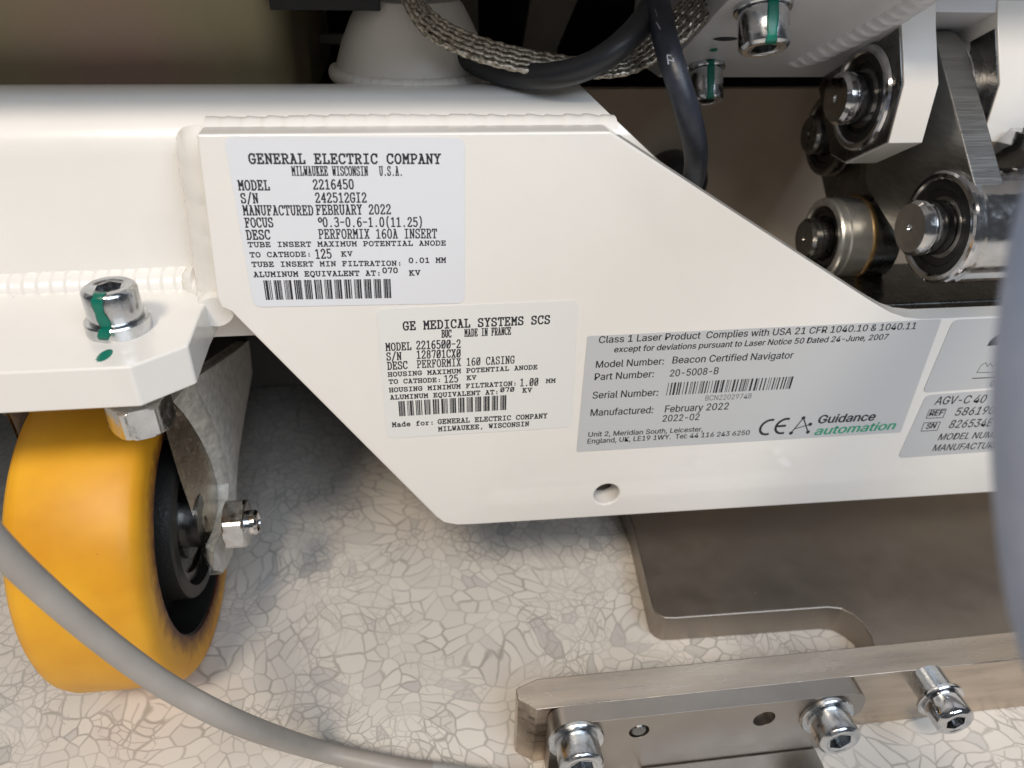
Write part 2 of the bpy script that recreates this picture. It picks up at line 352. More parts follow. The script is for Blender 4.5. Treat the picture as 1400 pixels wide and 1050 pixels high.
# ------------------------------------------------------------------ machine frame (welded, off-white)
fr = thing('support_chassis', (0.03, 0.03, 0.0), 'welded off-white steel frame with side plate, square tube and mounting shelf carrying the stickers', 'machine frame')
def xz(u, v, y=0.0):
    w = on(u, v, 'y', y); return (w.x, w.z)
outline = [xz(268,184), xz(835,180), xz(1010,294.5), xz(1185,408)]
outline += [xz(1203,419), xz(1219,428), xz(1238,434.5), xz(1262,437)]
outline += [(0.42, xz(1400,432)[1]-0.0012), (0.42, xz(1350,675)[1]), (0.20, -0.0606)]
outline += [xz(650,717.5), xz(625,718.5), xz(607,715), xz(596,707), xz(586,697)]
outline += [xz(330,441), xz(316,427), xz(302,421), xz(296,405)]
PT = 0.008
def plate_with_hole():
    hc = on(829.5, 676, 'y', 0); hr = 0.0045; K = 40
    n = len(outline); top = (hc.x, outline[0][1]+(outline[1][1]-outline[0][1])*(hc.x-outline[0][0])/(outline[1][0]-outline[0][0]))
    # cut points straight above and below the hole
    def cross(i):
        a, b = outline[i], outline[(i+1) % n]
        if (a[0]-hc.x)*(b[0]-hc.x) < 0:
            t = (hc.x-a[0])/(b[0]-a[0]); return (hc.x, a[1]+t*(b[1]-a[1]))
    cr = [(i, cross(i)) for i in range(n) if cross(i)]
    (i0, c0), (i1, c1_) = cr[0], cr[-1]
    V2 = list(outline)+[c0, c1_]+[(hc.x+hr*math.sin(2*math.pi*i/K), hc.z+hr*math.cos(2*math.pi*i/K)) for i in range(K)]
    H0 = n+2
    right = [n]+[j for j in range(i0+1, i1+1)]+[n+1]+[H0+K//2-k for k in range(0, K//2+1)]
    left = [n+1]+[j % n for j in range(i1+1, n+i0+1)]+[n]+[H0+(K-k) % K for k in range(0, K//2+1)]
    m_ = len(V2); v = [(x, 0, z) for x, z in V2]+[(x, PT, z) for x, z in V2]
    f = [tuple(right), tuple(left), tuple(q_+m_ for q_ in right[::-1]), tuple(q_+m_ for q_ in left[::-1])]
    loop = list(range(0, i0+1))+[n]+list(range(i0+1, i1+1))+[n+1]+list(range(i1+1, n))
    for a, b in zip(loop, loop[1:]+loop[:1]): f.append((a, b, b+m_, a+m_))
    for k in range(K): f.append((H0+k, H0+(k+1) % K, H0+(k+1) % K+m_, H0+k+m_))
    mobj('side_plate', v, f, M['paint'], fr, bevel=0.0007, seg=3, ang=30)
plate_with_hole()
# square tube with rounded upper front corner (profile in y, z)
prof = [(0.020, 0.010), (0.020, 0.0650), (0.0207, 0.0688), (0.0222, 0.0716), (0.0245, 0.0739), (0.0270, 0.0756), (0.0320, 0.0778), (0.0326, 0.0784), (0.0400, 0.0797), (0.0460, 0.0790), (0.048, 0.076), (0.048, 0.010)]
xe = 0.0235
v = []; f = []; n = len(prof)
for y, z in prof: v.append((-0.32, y, z))
for y, z in prof: v.append((xe + (0.080-z)*1.2, y, z))
f = [tuple(range(n)), tuple(range(2*n-1, n-1, -1))] + [(j, (j+1) % n, n+(j+1) % n, n+j) for j in range(n)]
mobj('square_tube', v, f, M['paint'], fr, ang=40)
# mounting shelf
zs = on(283,425,'y',0).z
def xy(u, v, z=zs): w = on(u, v, 'z', z); return (w.x, w.y)
sh = [(-0.32, -0.0284), xy(177,501.5), xy(257,472), xy(276,424), (-0.0862, 0.0200), (-0.32, 0.0200)]
prism('mounting_shelf', sh, 'z', 0.0172, zs, M['paint'], fr, bevel=0.0007, seg=3)
# weld beads
weld('weld_bead', [(-0.32,0.0205,zs-0.0015),(-0.16,0.0205,zs-0.0014),(-0.098,0.0200,zs-0.0010),(-0.0890,0.0170,zs+0.0010)], 0.0060, fr, pitch=0.0038, amp=0.10)
weld('weld_bead', [(-0.079,0.0125,0.0708),(-0.03,0.0125,0.0711),(0.0280,0.0125,0.0706)], 0.0070, fr, pitch=0.0052, amp=0.07)
weld('weld_bead', [(-0.0800,0.0185,0.0700),(-0.0800,0.0160,0.066),(-0.0808,0.0155,0.050),(-0.0818,0.0155,0.036),(-0.0830,0.0150,0.0260)], 0.0088, fr, pitch=0.008, amp=0.05)
weld('weld_bead', [(-0.0930,0.0190,zs-0.001),(-0.0860,0.0120,zs-0.002),(-0.0845,0.0050,zs-0.003)], 0.0052, fr, pitch=0.005, amp=0.08)
# upright conical post behind the tube
cz = 0.0790
PY = 0.066
pcx = on(548, 108, 'y', PY-0.02).x; pcx = on(548, 108, 'z', cz).x + 0.004
pm = Matrix.Translation(Vector((pcx, PY, cz)))
lathe('post', [(0.001,-0.0005),(0.0240,-0.0005),(0.0238,0.003),(0.0217,0.009),(0.0188,0.015),(0.0162,0.0195),(0.0150,0.0208),(0.0080,0.0210),(0.001,0.0210)], M['post'], fr, pm, 64, ang=40)
ring = [(pcx+0.0243*math.cos(a), PY+0.0243*math.sin(a), cz-0.0002) for a in [math.radians(x) for x in range(175, 366, 10)]]
weld('weld_bead', ring, 0.0024, fr, m=M['post'], pitch=0.003, amp=0.14, n=4)
thr = []
for k in range(14): thr += [(0.0040, 0.0208+k*0.0012), (0.0046, 0.0208+k*0.0012+0.0006)]
lathe('threaded_stud', thr, M['darksteel'], fr, pm, 32, ang=20)
# bolt on the shelf with its green paint mark
bc = Vector((-0.1054, -0.0085, zs))
Rh, H, Tw = 0.0067, 0.0088, 0.0036
rows = [(0.0042, Tw+H+0.00012, 0), (0.0056, Tw+H+0.00014, 0), (Rh-0.0006, Tw+H-0.0001, 1), (Rh, Tw+H-0.0010, 1), (Rh, Tw+H*0.75, 1), (Rh, Tw+H*0.5, 1), (Rh, Tw+H*0.25, 1), (Rh, Tw+0.0002, 1), (0.0078, Tw+0.00013, 0), (0.0082, Tw*0.6, 0), (0.0082, 0.0012, 0)]
wb = frame(bc, (0,0,1))
d = wb.to_3x3().inverted() @ (on(146, 470, 'z', zs) - bc); a0 = math.atan2(d.y, d.x)
b1, wb1 = socket_bolt(fr, bc, (0,0,1), Rh, H, 0.0080, Tw, mark=(a0, 0.42, rows), label='zinc socket screw on the white shelf with a green paint stripe')
def blob(name, c, du, dv, nrm, m, parent, h=0.00015):
    c = Vector(c); du = Vector(du); dv = Vector(dv); nrm = Vector(nrm); K = 24
    v = [c + (du*math.cos(2*math.pi*i/K)*(1+0.12*math.sin(3*i)) + dv*math.sin(2*math.pi*i/K)) + nrm*0.00002 for i in range(K)]
    v += [c + (du*math.cos(2*math.pi*i/K)*0.9 + dv*math.sin(2*math.pi*i/K)*0.9) + nrm*h for i in range(K)]
    f = [tuple(range(K, 2*K))] + [(i, (i+1) % K, K+(i+1) % K, K+i) for i in range(K)]
    return mobj(name, v, f, m, parent)
pc = on(143, 486, 'z', zs); pa = on(154, 479, 'z', zs); pb_ = on(139, 480, 'z', zs)
blob('paint_mark', pc, (pa-pc), (pb_-pc)*0.8, (0,0,1), M['green'], b1)

# ------------------------------------------------------------------ lettering
SLAB = {  # strokes on a 6 x 8 grid
'A':'0,0-2,0;4,0-6,0;1,0-3,8-5,0;1.8,3-4.2,3;1.4,8-3,8','B':'0,0-4,0-5.6,1-5.6,3-4.2,4.2-1.2,4.2;0,8-3.8,8-5,7-5,5.2-4,4.2;1.2,0-1.2,8',
'C':'5.4,5.6-5.4,8;5.4,6.6-4.2,8-2,8-0.5,6-0.5,2-2,0-4.2,0-5.6,1.5','D':'0,0-3.6,0-5.4,2-5.4,6-3.6,8-0,8;1.2,0-1.2,8',
'E':'0,0-5.4,0-5.4,2;0,8-5.2,8-5.2,6.2;1.3,0-1.3,8;1.3,4.2-3.6,4.2;3.6,3.2-3.6,5.2','F':'0.2,0-3,0;0.2,8-5.4,8-5.4,6;1.5,0-1.5,8;1.5,4.2-3.8,4.2;3.8,3.2-3.8,5.2',
'G':'5.2,5.8-5.2,8;5.2,6.8-4,8-2,8-0.5,6-0.5,2-2,0-4,0-5.3,1-5.3,3.5;3.2,3.5-6,3.5','H':'0,0-2.2,0;3.8,0-6,0;0,8-2.2,8;3.8,8-6,8;1,0-1,8;5,0-5,8;1,4-5,4',
'I':'1,0-5,0;1,8-5,8;3,0-3,8','J':'2,8-6,8;4.6,8-4.6,2-3.4,0-1.6,0-0.4,1.4-0.4,3','K':'0,0-2.3,0;4,0-6,0;0,8-2.3,8;3.8,8-5.6,8;1.2,0-1.2,8;1.2,3.4-4.8,8;2.4,4.8-5.2,0',
'L':'0.3,0-5.6,0-5.6,2.4;0.3,8-3.2,8;1.7,0-1.7,8','M':'0,0-1.8,0;4.2,0-6,0;0,8-1,8;5,8-6,8;0.9,0-0.9,8-3,3.4-5.1,8-5.1,0','N':'0,0-2,0;0,8-1.2,8;4,8-6,8;1,0-1,8-5,0-5,8',
'O':'2,0-4,0-5.5,2-5.5,6-4,8-2,8-0.5,6-0.5,2-2,0','P':'0.2,0-3,0;1.4,0-1.4,8;0.2,8-4,8-5.5,6.8-5.5,5-4,3.6-1.4,3.6','Q':'2,0-4,0-5.5,2-5.5,6-4,8-2,8-0.5,6-0.5,2-2,0;2,-1.6-3,-0.9-4,-1.7-5,-1.2',
'R':'0,0-2.3,0;4.6,0-6,0;1.2,0-1.2,8;0,8-3.8,8-5.2,6.9-5.2,5.2-3.8,4-1.2,4;3.2,4-5,0','S':'5,6-5,8;5,7-3.8,8-2,8-0.7,7-0.7,5.4-2,4.4-4,3.8-5.3,2.8-5.3,1-4,0-2,0-0.7,1;0.7,0-0.7,2.2',
'T':'1.6,0-4.4,0;3,0-3,8;0.3,6-0.3,8-5.7,8-5.7,6','U':'0,8-2,8;4,8-6,8;1,8-1,2-2.2,0-3.8,0-5,2-5,8','V':'0,8-2,8;4,8-6,8;0.9,8-3,0-5.1,8','W':'0,8-1.8,8;4.2,8-6,8;0.6,8-1.5,0-3,5.4-4.5,0-5.4,8',
'X':'0,0-2,0;4,0-6,0;0,8-2,8;4,8-6,8;1,0-5,8;1,8-5,0','Y':'1.6,0-4.4,0;3,0-3,4;0,8-2,8;4,8-6,8;1,8-3,4-5,8','Z':'0.8,6-0.8,8-5,8-0.7,0-5.3,0-5.3,2',
'0':'2,0-4,0-5.3,2-5.3,6-4,8-2,8-0.7,6-0.7,2-2,0','Ø':'2,0-4,0-5.3,2-5.3,6-4,8-2,8-0.7,6-0.7,2-2,0;0.5,0.4-5.5,7.6','1':'1,0-5.2,0;3.1,0-3.1,8-1,6.8','2':'0.9,6-1,7-2.2,8-4,8-5.1,6.8-5.1,5.4-0.8,0.6-0.8,0-5.3,0-5.3,1',
'3':'1,7-2.2,8-4,8-5,7-5,5.4-4,4.4-2.6,4.4;4,4.4-5.3,3-5.3,1.2-4,0-2,0-0.6,1','4':'3,0-5.4,0;4.3,0-4.3,8-0.6,2.6-5.6,2.6','5':'5,8-1.2,8-1.2,4.4-3,5-4.4,4.6-5.4,3.2-5.4,1.6-4,0-2,0-0.6,1',
'6':'5.2,7.4-4,8-2.6,7.6-1,5.4-0.8,2.4-2,0-4,0-5.3,1.4-5.3,3-4,4.6-2.2,4.4-0.9,3','7':'0.8,6.8-0.8,8-5.2,8-5.2,7-3,0','8':'2,4.4-0.9,3-0.9,1.2-2.2,0-3.8,0-5.1,1.2-5.1,3-4,4.4-2,4.4-1.1,5.6-1.1,7-2.2,8-3.8,8-4.9,7-4.9,5.6-4,4.4',
'9':'0.8,0.6-2,0-3.4,0.4-5,2.6-5.2,5.6-4,8-2,8-0.7,6.6-0.7,5-2,3.4-3.8,3.6-5.1,5','-':'0.8,4-5.2,4','.':'2.6,0-3.4,0;2.6,0.5-3.4,0.5',':':'2.6,0.3-3.4,0.3;2.6,0.8-3.4,0.8;2.6,4.3-3.4,4.3;2.6,4.8-3.4,4.8',
',':'3.2,0.8-2.2,-1.6;3.5,0.8-2.5,-1','/':'0.6,-1.2-5.4,9.2','(':'4.2,-1.4-2.8,0.8-2.4,4-2.8,7.2-4.2,9.2',')':'1.8,-1.4-3.2,0.8-3.6,4-3.2,7.2-1.8,9.2','°':'2.2,0-3.8,0-5,1.5-5,3-3.8,4.5-2.2,4.5-1,3-1,1.5-2.2,0',
'a':'1,4.6-2,5.4-3.6,5.4-4.6,4.4-4.6,0-5.8,0;4.6,3-2,3-0.8,1.6-1,0.6-2,0-3.4,0-4.6,1','d':'3.6,8-4.9,8-4.9,0-6,0;4.9,4-3.6,5.4-2,5.4-0.6,3.6-0.6,1.6-2,0-3.6,0-4.9,1.4','e':'0.7,2.8-5.3,2.8-5,4.2-3.8,5.4-2.2,5.4-0.7,4-0.7,1.6-2,0-4,0-5.3,0.8',
'f':'1,0-4.6,0;2.4,0-2.4,6.4-3.4,8-5.2,7.8;1,5.2-4.8,5.2','o':'2,0-4,0-5.4,1.8-5.4,3.6-4,5.4-2,5.4-0.6,3.6-0.6,1.8-2,0','r':'0.6,0-3.8,0;0.8,5.2-2.2,5.2-2.2,0;2.2,3.6-3.6,5.2-5.2,5',' ':''}
FONT = None
try:
    import os
    FONT = bpy.data.fonts.load(os.path.join(bpy.utils.resource_path('LOCAL'), 'datafiles', 'fonts', 'Inter.woff2'))
except Exception:
    FONT = None
class Ink:
    """flat print collected on one sticker, lying in the plane of the side plate (y = 0)"""
    def __init__(s, y): s.v = []; s.f = []; s.y = y; s.k = 0
    def quad(s, pts):
        n = len(s.v); s.k += 1; yy = s.y - (s.k % 7)*1.2e-6
        s.v += [(p[0], yy, p[1]) for p in pts]; s.f.append(tuple(range(n, n+len(pts))))
    def line(s, a, b, w, ext=0.35):
        a = Vector(a); b = Vector(b); d = b-a
        if d.length < 1e-9: return
        d.normalize(); nn = Vector((-d.y, d.x))*w/2; a = a-d*w*ext; b = b+d*w*ext
        s.quad([a-nn, b-nn, b+nn, a+nn])
    def build(s, name, parent, m): return mobj(name, s.v, s.f, m, parent, smooth=False)
def basis(u0, v0, u1, v1):
    a = Vector(xz(u0, v0)); b = Vector(xz(u1, v1)); d = (b-a); L = d.length; d.normalize(); return a, d, Vector((-d.y, d.x)), L
def slab(ink, text, u0, v0, u1, v1, cap, wt=1.85, gap=1.5):
    a, d, nrm, L = basis(u0, v0, u1, v1)
    capm = (Vector(xz((u0+u1)/2, (v0+v1)/2)) - Vector(xz((u0+u1)/2, (v0+v1)/2-cap))).length*0.93
    nch = len(text); adv = L/(nch*6+(nch-1)*gap)*(6+gap); sx = adv/(6+gap); sz = capm/8
    w = wt*max(0.000075, min(max(sx, sz*0.62), sz*1.05))
    for i, ch in enumerate(text):
        for st in SLAB.get(ch, '').split(';'):
            if not st: continue
            pts = []
            for q in st.replace('--', '-~').split('-'):
                q = q.replace('~', '-')
                if q: pts.append(tuple(float(t) for t in q.split(',')))
            P = [a + d*(i*adv + px*sx) + nrm*(pz*sz) for px, pz in pts]
            for p, q in zip(P, P[1:]): ink.line(p, q, w)
# negative numbers inside the stroke strings use ',-': keep them from being split
_SL = {}
for k_, s_ in SLAB.items(): _SL[k_] = s_.replace(',-', ',~')
SLAB = _SL
def textmesh(text, shear):
    c = bpy.data.curves.new('t', 'FONT'); c.body = text
    if FONT: c.font = FONT
    c.size = 1.0; c.shear = shear; c.resolution_u = 3
    o = bpy.data.objects.new('t', c); COL.objects.link(o)
    dg = bpy.context.evaluated_depsgraph_get(); me = bpy.data.meshes.new_from_object(o.evaluated_get(dg)); bpy.data.objects.remove(o); bpy.data.curves.remove(c)
    V = [(v.co.x, v.co.y) for v in me.vertices]; F_ = [tuple(p.vertices) for p in me.polygons]; bpy.data.meshes.remove(me); return V, F_
CAPH = max(p[1] for p in textmesh('H', 0.0)[0])
def sans(text, u0, v0, u1, v1, cap, name, parent, m, y, bold=0.0, shear=0.0):
    T, FT = textmesh(text, shear)
    xs = [p[0] for p in T]; x0, x1 = min(xs), max(xs)
    a, d, nrm, L = basis(u0, v0, u1, v1)
    capm = (Vector(xz(u0, v0)) - Vector(xz(u0, v0-cap))).length
    sx = L/(x1-x0); sz = capm/CAPH; e = (0.018+bold*1.6)*CAPH
    V = []; F_ = []
    for k, (ox, oz) in enumerate(((-e, 0), (e, 0), (0, -e*0.6), (0, e*0.6))):
        n = len(V)
        for px, pz in T:
            p = a + d*((px-x0+ox)*sx) + nrm*((pz+oz)*sz); V.append((p.x, y-k*1.5e-6, p.y))
        F_ += [tuple(q+n for q in f) for f in FT]
    return V, F_
def rrect(pts, r, K=5):
    """rounded polygon through 2D corner points"""
    out = []; n = len(pts)
    for i in range(n):
        p = Vector(pts[i]); a = (Vector(pts[i-1])-p).normalized(); b = (Vector(pts[(i+1) % n])-p).normalized()
        for k in range(K+1):
            t = k/K; out.append((p+a*r*(1-t)**2+b*r*t**2).to_tuple())
    return out
def sticker(corners, r, m, label, th=0.00020, lift=0.0):
    pts = rrect([xz(*c) for c in corners], r)
    o = prism('sticker', pts, 'y', -th-lift, -0.00001, m, fr, smooth=False, label=label); return o, -th-lift-0.000012
def barcode(ink, p00, p10, p01, n, seed, gaps=None, frac=None):
    """p00 top left, p10 top right, p01 bottom left (pixels)"""
    rnd = random.Random(seed); a = Vector(xz(*p00)); b = Vector(xz(*p10)); c = Vector(xz(*p01)); du = b-a; dv = c-a
    widths = []
    while len(widths) < n:
        widths.append((rnd.choice([1,1,1,2,2,3]), rnd.choice([1,1,2,2,3]) if len(widths) % 5 else 3))
    tot = sum(x+y for x, y in widths)-widths[-1][1]; t = 0
    for bw, gw in widths:
        s0 = t/tot; s1 = (t+bw*0.92)/tot; t += bw+gw
        ink.quad([a+du*s0, a+du*s1, a+du*s1+dv, a+du*s0+dv])

def barcode_groups(ink, p00, p10, p01, groups, seed):
    rnd = random.Random(seed); a = Vector(xz(*p00)); b = Vector(xz(*p10)); c = Vector(xz(*p01)); du = b-a; dv = c-a
    for g in range(groups):
        s0 = (g+0.02)/groups; wg = 0.74/groups; t = 0; ws = []
        for k in range(rnd.choice([4, 5, 5])): ws.append((rnd.choice([1, 1.4, 2.6, 3]), rnd.choice([0.5, 0.6, 0.9])))
        tot = sum(x+y for x, y in ws)-ws[-1][1]
        for x, y in ws:
            u0 = s0+wg*t/tot; u1 = s0+wg*(t+x)/tot; t += x+y
            ink.quad([a+du*u0, a+du*u1, a+du*u1+dv, a+du*u0+dv])
# sticker 1
s1, y1 = sticker([(306,186),(635.5,188),(635.5,414),(347,419.5)], 0.0025, M['label'], 'white sticker headed GENERAL ELECTRIC COMPANY at the upper left of the plate')
I = Ink(y1)
def c1(ink, t, x0, yy0, x1, yy1, cap, wt=1.85, gap=1.5):
    k = 3.889; slab(ink, t, 300+x0/k, 170+yy0/k, 300+x1/k, 170+yy1/k, cap/k, wt, gap)
for a in [("GENERAL ELECTRIC COMPANY",160,206,1175,206,52,1.7),("MILWAUKEE WISCONSIN",388,270,790,270,50,1.7),("U.S.A.",852,270,975,270,50,1.7),
 ("MODEL",105,347,268,347,52),("2216450",500,343,715,341,52),("S/N",118,416,208,416,52),("242512GI2",512,413,783,412,52),
 ("MANUFACTURED",130,480,500,480,52,1.8),("FEBRUARY 2022",517,478,912,474,52,1.8),("FOCUS",140,545,288,543,50),("0.3-0.6-1.0(11.25)",552,542,1083,541,50),
 ("DESC",148,610,272,608,50),("PERFORMIX 160A INSERT",530,605,1155,602,50,1.7),("TUBE INSERT MAXIMUM POTENTIAL ANODE",155,650,1203,641,25),
 ("TO CATHODE:",165,704,490,700,25),("125",512,711,597,709,50),("KV",650,700,708,698,25),("TUBE INSERT MIN FILTRATION:",175,755,970,748,25),
 ("0.01 MM",1007,734,1203,732,26),("ALUMINUM EQUIVALENT AT:",185,809,860,801,26),("070",868,788,948,787,27),("KV",1010,801,1068,799,26)]: c1(I, *a)
c1(I, '°', 524, 518, 548, 518, 42)
I.build('lettering', s1, M['ink'])
B = Ink(y1); barcode_groups(B, (300+232/3.889,170+828/3.889), (300+922/3.889,170+820/3.889), (300+247/3.889,170+932/3.889), 13, 3); B.build('barcode', s1, M['ink'])
# sticker 2
s2, y2 = sticker([(514,422),(790,410),(782,583.5),(529,599)], 0.0022, M['label_warm'], 'white sticker headed GE MEDICAL SYSTEMS SCS below the first one, tilted a little')
I = Ink(y2)
def c2(t, x0, yy0, x1, yy1, cap, wt=1.85, gap=1.5):
    k = 4.375; slab(I, t, 500+x0/k, 400+yy0/k, 500+x1/k, 400+yy1/k, cap/k, wt, gap)
for a in [("GE MEDICAL SYSTEMS SCS",225,222,1100,182,50,1.75),("BUC",455,266,512,264,46),("MADE IN FRANCE",592,261,867,248,46,1.7),("MODEL",122,345,272,339,46),("22165ØØ-2",303,336,567,327,50),
 ("S/N",126,402,213,399,46),("1287Ø1CXØ",305,392,567,383,48),("DESC",132,458,250,452,46),("PERFORMIX 16Ø CASING",308,448,888,420,46,1.7),
 ("HOUSING MAXIMUM POTENTIAL ANODE",135,500,1025,455,25),("TO CATHODE:",140,543,452,531,25),("125",470,536,552,532,45),("KV",605,520,660,517,25),
 ("HOUSING MINIMUM FILTRATION:",142,593,903,552,25),("1.ØØ",922,557,1030,552,45),("MM",1078,538,1133,535,24),("ALUMINUM EQUIVALENT AT:",148,637,795,603,25),("Ø7Ø",805,592,887,588,26),("KV",938,595,992,592,25),
 ("Made for:",160,801,408,786,27),("GENERAL ELECTRIC COMPANY",432,783,1083,747,27),("MILWAUKEE, WISCONSIN",435,827,975,794,26)]: c2(*a)
I.build('lettering', s2, M['ink'])
B = Ink(y2); k = 4.375; barcode_groups(B, (500+193/k,400+648/k), (500+853/k,400+610/k), (500+200/k,400+738/k), 13, 11); B.build('barcode', s2, M['ink'])
# sticker 3, silver
s3, y3 = sticker([(803,459.5),(1287,436.5),(1231,590.5),(788,617.5)], 0.0006, M['silver'], 'silver laser product sticker with CE mark and green lettering')
def sans_group(name, parent, rows, m, y):
    V = []; FF = []
    for t, u0, v0, u1, v1, cap, *o in rows:
        bold = o[0] if o else 0.0; shear = o[1] if len(o) > 1 else 0.0
        a, b = sans(t, u0, v0, u1, v1, cap, 'text', None, None, y, bold, shear); n = len(V); V += a; FF += [tuple(i+n for i in q) for q in b]
    return mobj(name, V, FF, m, parent, smooth=False)
def A(x, yy): return (780+x/4.375, 420+yy/4.375)
rows = [("Class 1 Laser Product  Complies with USA 21 CFR 1040.10 & 1040.11", 818.4,468.7,1250.7,449.3,9.2,0.006),
 ("except for deviations pursuant to Laser Notice 50 Dated 24-June, 2007", 839.4,481.3,1212.7,463.6,7.8,0.012,0.08),
 ("Model Number:", *A(150,361), *A(555,340), 9.2, 0.006), ("Beacon Certified Navigator", *A(607,335), 1083.3,489.4, 9.2, 0.006),
 ("Part Number:", *A(143,435), *A(495,416), 9.2, 0.006), ("20-5008-B", *A(592,413), *A(880,398), 9.2, 0.006),
 ("Serial Number:", *A(130,545), *A(520,527), 9.2, 0.006), ("Manufactured:", *A(118,649), *A(490,631), 9.2, 0.006),
 ("February 2022", *A(562,627), *A(940,609), 9.2, 0.006), ("2022-02", *A(548,683), *A(765,672), 8.8, 0.006),
 ("Unit 2, Meridian South, Leicester,", *A(105,774), *A(788,740), 6.4, 0.01), ("England, UK, LE19 1WY.  Tel: 44 116 243 6250", *A(100,814), *A(1067,761), 6.4, 0.01),
 ("Guidance", 1117.7,578.4,1194.5,574.2,10.5,0.022,0.12)]
sans_group('lettering', s3, rows, M['ink'], y3)
sans_group('serial_number', s3, [("BCN2202974B", *A(803,557), *A(1078,543), 6.8)], M['inkgrey'], y3)
sans_group('green_lettering', s3, [("automation", 1112.8,594.3,1222.2,586.3,10.5,0.018,0.2)], M['inkgreen'], y3)
B = Ink(y3); barcode(B, A(585,450), A(1335,412), A(570,525), 46, 21); B.build('barcode', s3, M['ink'])
I = Ink(y3)
def arc(cu, cv, r, a0, a1, w, K=16, sh=0.28):
    c = Vector(xz(cu, cv)); pp = []
    rm = r/1000
    for i in range(K+1):
        a = math.radians(a0+(a1-a0)*i/K); x = rm*math.cos(a); z = rm*math.sin(a); pp.append(c+Vector((x+z*0.12, z+x*0.02)))
    for p, q in zip(pp, pp[1:]): I.line(p, q, w, 0.15)
arc(1051, 583.5, 3.0, 75, 285, 0.0009); arc(1072, 582, 3.0, 75, 285, 0.0009)
I.line(xz(1062.5,582.3), xz(1073,581.6), 0.0009)
def B1(x, yy): return (1020+x/3.684, 420+yy/3.684)
nodes = [(288,556),(322,588),(310,627),(225,632)]
for a, b in ((0,3),(0,2)): I.line(xz(*B1(*nodes[a])), xz(*B1(*nodes[b])), 0.00045)
I.line(xz(*B1(240,612)), xz(*B1(322,588)), 0.00035)
for i, q in enumerate(nodes):
    c = Vector(xz(*B1(*q))); r = 0.00075
    I.quad([c+Vector((r*math.cos(t*math.pi/4), r*math.sin(t*math.pi/4))) for t in range(8)])
I.build('logo', s3, M['ink'])
# stickers 4 and 5, run off behind the hose
s4, y4 = sticker([(1303,437.5),(1500,428),(1470,520.5),(1261,536.5)], 0.0022, M['silver'], 'pale silver sticker with a factory symbol beside the hose')
I = Ink(y4)
fac = [(1160,328),(1183,290),(1205,278),(1214,297),(1230,281),(1241,298),(1262,283),(1272,297),(1285,325),(1160,328)]
for a, b in zip(fac, fac[1:]): I.line(xz(*B1(*a)), xz(*B1(*b)), 0.00022)
I.line(xz(*B1(1138,357)), xz(*B1(1300,350)), 0.00035)
c = Vector(xz(*B1(1285,190)));  r = 0.0053
I.quad([c+Vector((r*math.cos(t*math.pi/10), r*0.9*math.sin(t*math.pi/10))) for t in range(11)])
I.build('symbol', s4, M['ink'])
sans_group('lettering', s4, [("0", *B1(1225,396), *B1(1243,395), 6.5)], M['ink'], y4)
s5, y5 = sticker([(1266,540),(1480,523.5),(1450,609),(1227,626)], 0.0022, M['silver'], 'pale silver sticker reading AGV-C 40 with REF and SN boxes')
I = Ink(y5)
for bx in ([(905,558),(990,554),(1007,511),(922,515)], [(880,623),(960,618),(977,576),(895,581)]):
    for i in range(4): I.line(xz(*B1(*bx[i])), xz(*B1(*bx[(i+1) % 4])), 0.00028)
I.build('box_outline', s5, M['ink'])
sans_group('lettering', s5, [("AGV-C 40", *B1(945,490), *B1(1200,479), 10.2, 0.004, 0.1), ("REF", *B1(918,546), *B1(989,542), 6.6, 0.03, 0.1), ("5861904", *B1(1048,545), *B1(1276,534), 10.0, 0.004, 0.1),
 ("SN", *B1(903,611), *B1(951,607), 6.6, 0.03, 0.1), ("826534E", *B1(1017,608), *B1(1232,598), 10.0, 0.004, 0.1), ("MODEL NUMBER", *B1(963,668), *B1(1320,652), 8.0, 0.004, 0.1), ("MANUFACTURER", *B1(935,723), *B1(1290,706), 8.0, 0.004, 0.1)], M['ink'], y5)

# ------------------------------------------------------------------ caster
wy, wz, WR = 0.0183, -0.0613, 0.0550
ca = thing('caster', (-0.115, 0.0, FZ), 'swivel caster with amber polyurethane wheel and stamped steel fork under the white shelf', 'caster wheel')
wc = Vector((-0.110, wy, wz))
WX = frame(wc, (1,0,0), (0,0,1))        # local z -> +x world
t_ = -0.0378
tread = [(0.0400,-0.0003),(0.0408,0.0),(0.0490,0.0),(0.0526,-0.0009),(0.0542,-0.0027),(WR,-0.0057),(WR+0.0002,-0.0170),(WR,-0.0322),(0.0540,-0.0353),(0.0519,t_+0.0006),(0.0490,t_),(0.0400,t_),(0.0400,-0.0003)]
wh = lathe('wheel', tread, M['pu'], ca, WX, 128, ang=40)
lathe('wheel_hub', [(0.0402,-0.0006),(0.0394,-0.0012),(0.0382,-0.014),(0.0280,-0.015),(0.0276,0.0002),(0.0269,0.0010),(0.0234,0.0012),(0.0228,-0.0034),(0.0182,-0.0036),(0.0180,-0.0056),(0.004,-0.0056)], M['iron'], wh, WX, 96, ang=30)
lathe('bearing', [(0.0224,-0.003),(0.0222,-0.0016),(0.0190,-0.0014),(0.0188,-0.0028),(0.0142,-0.0028),(0.0140,-0.0012),(0.0105,-0.0012),(0.0104,0.0040),(0.0045,0.0041)], M['darksteel'], wh, WX, 64, ang=30)
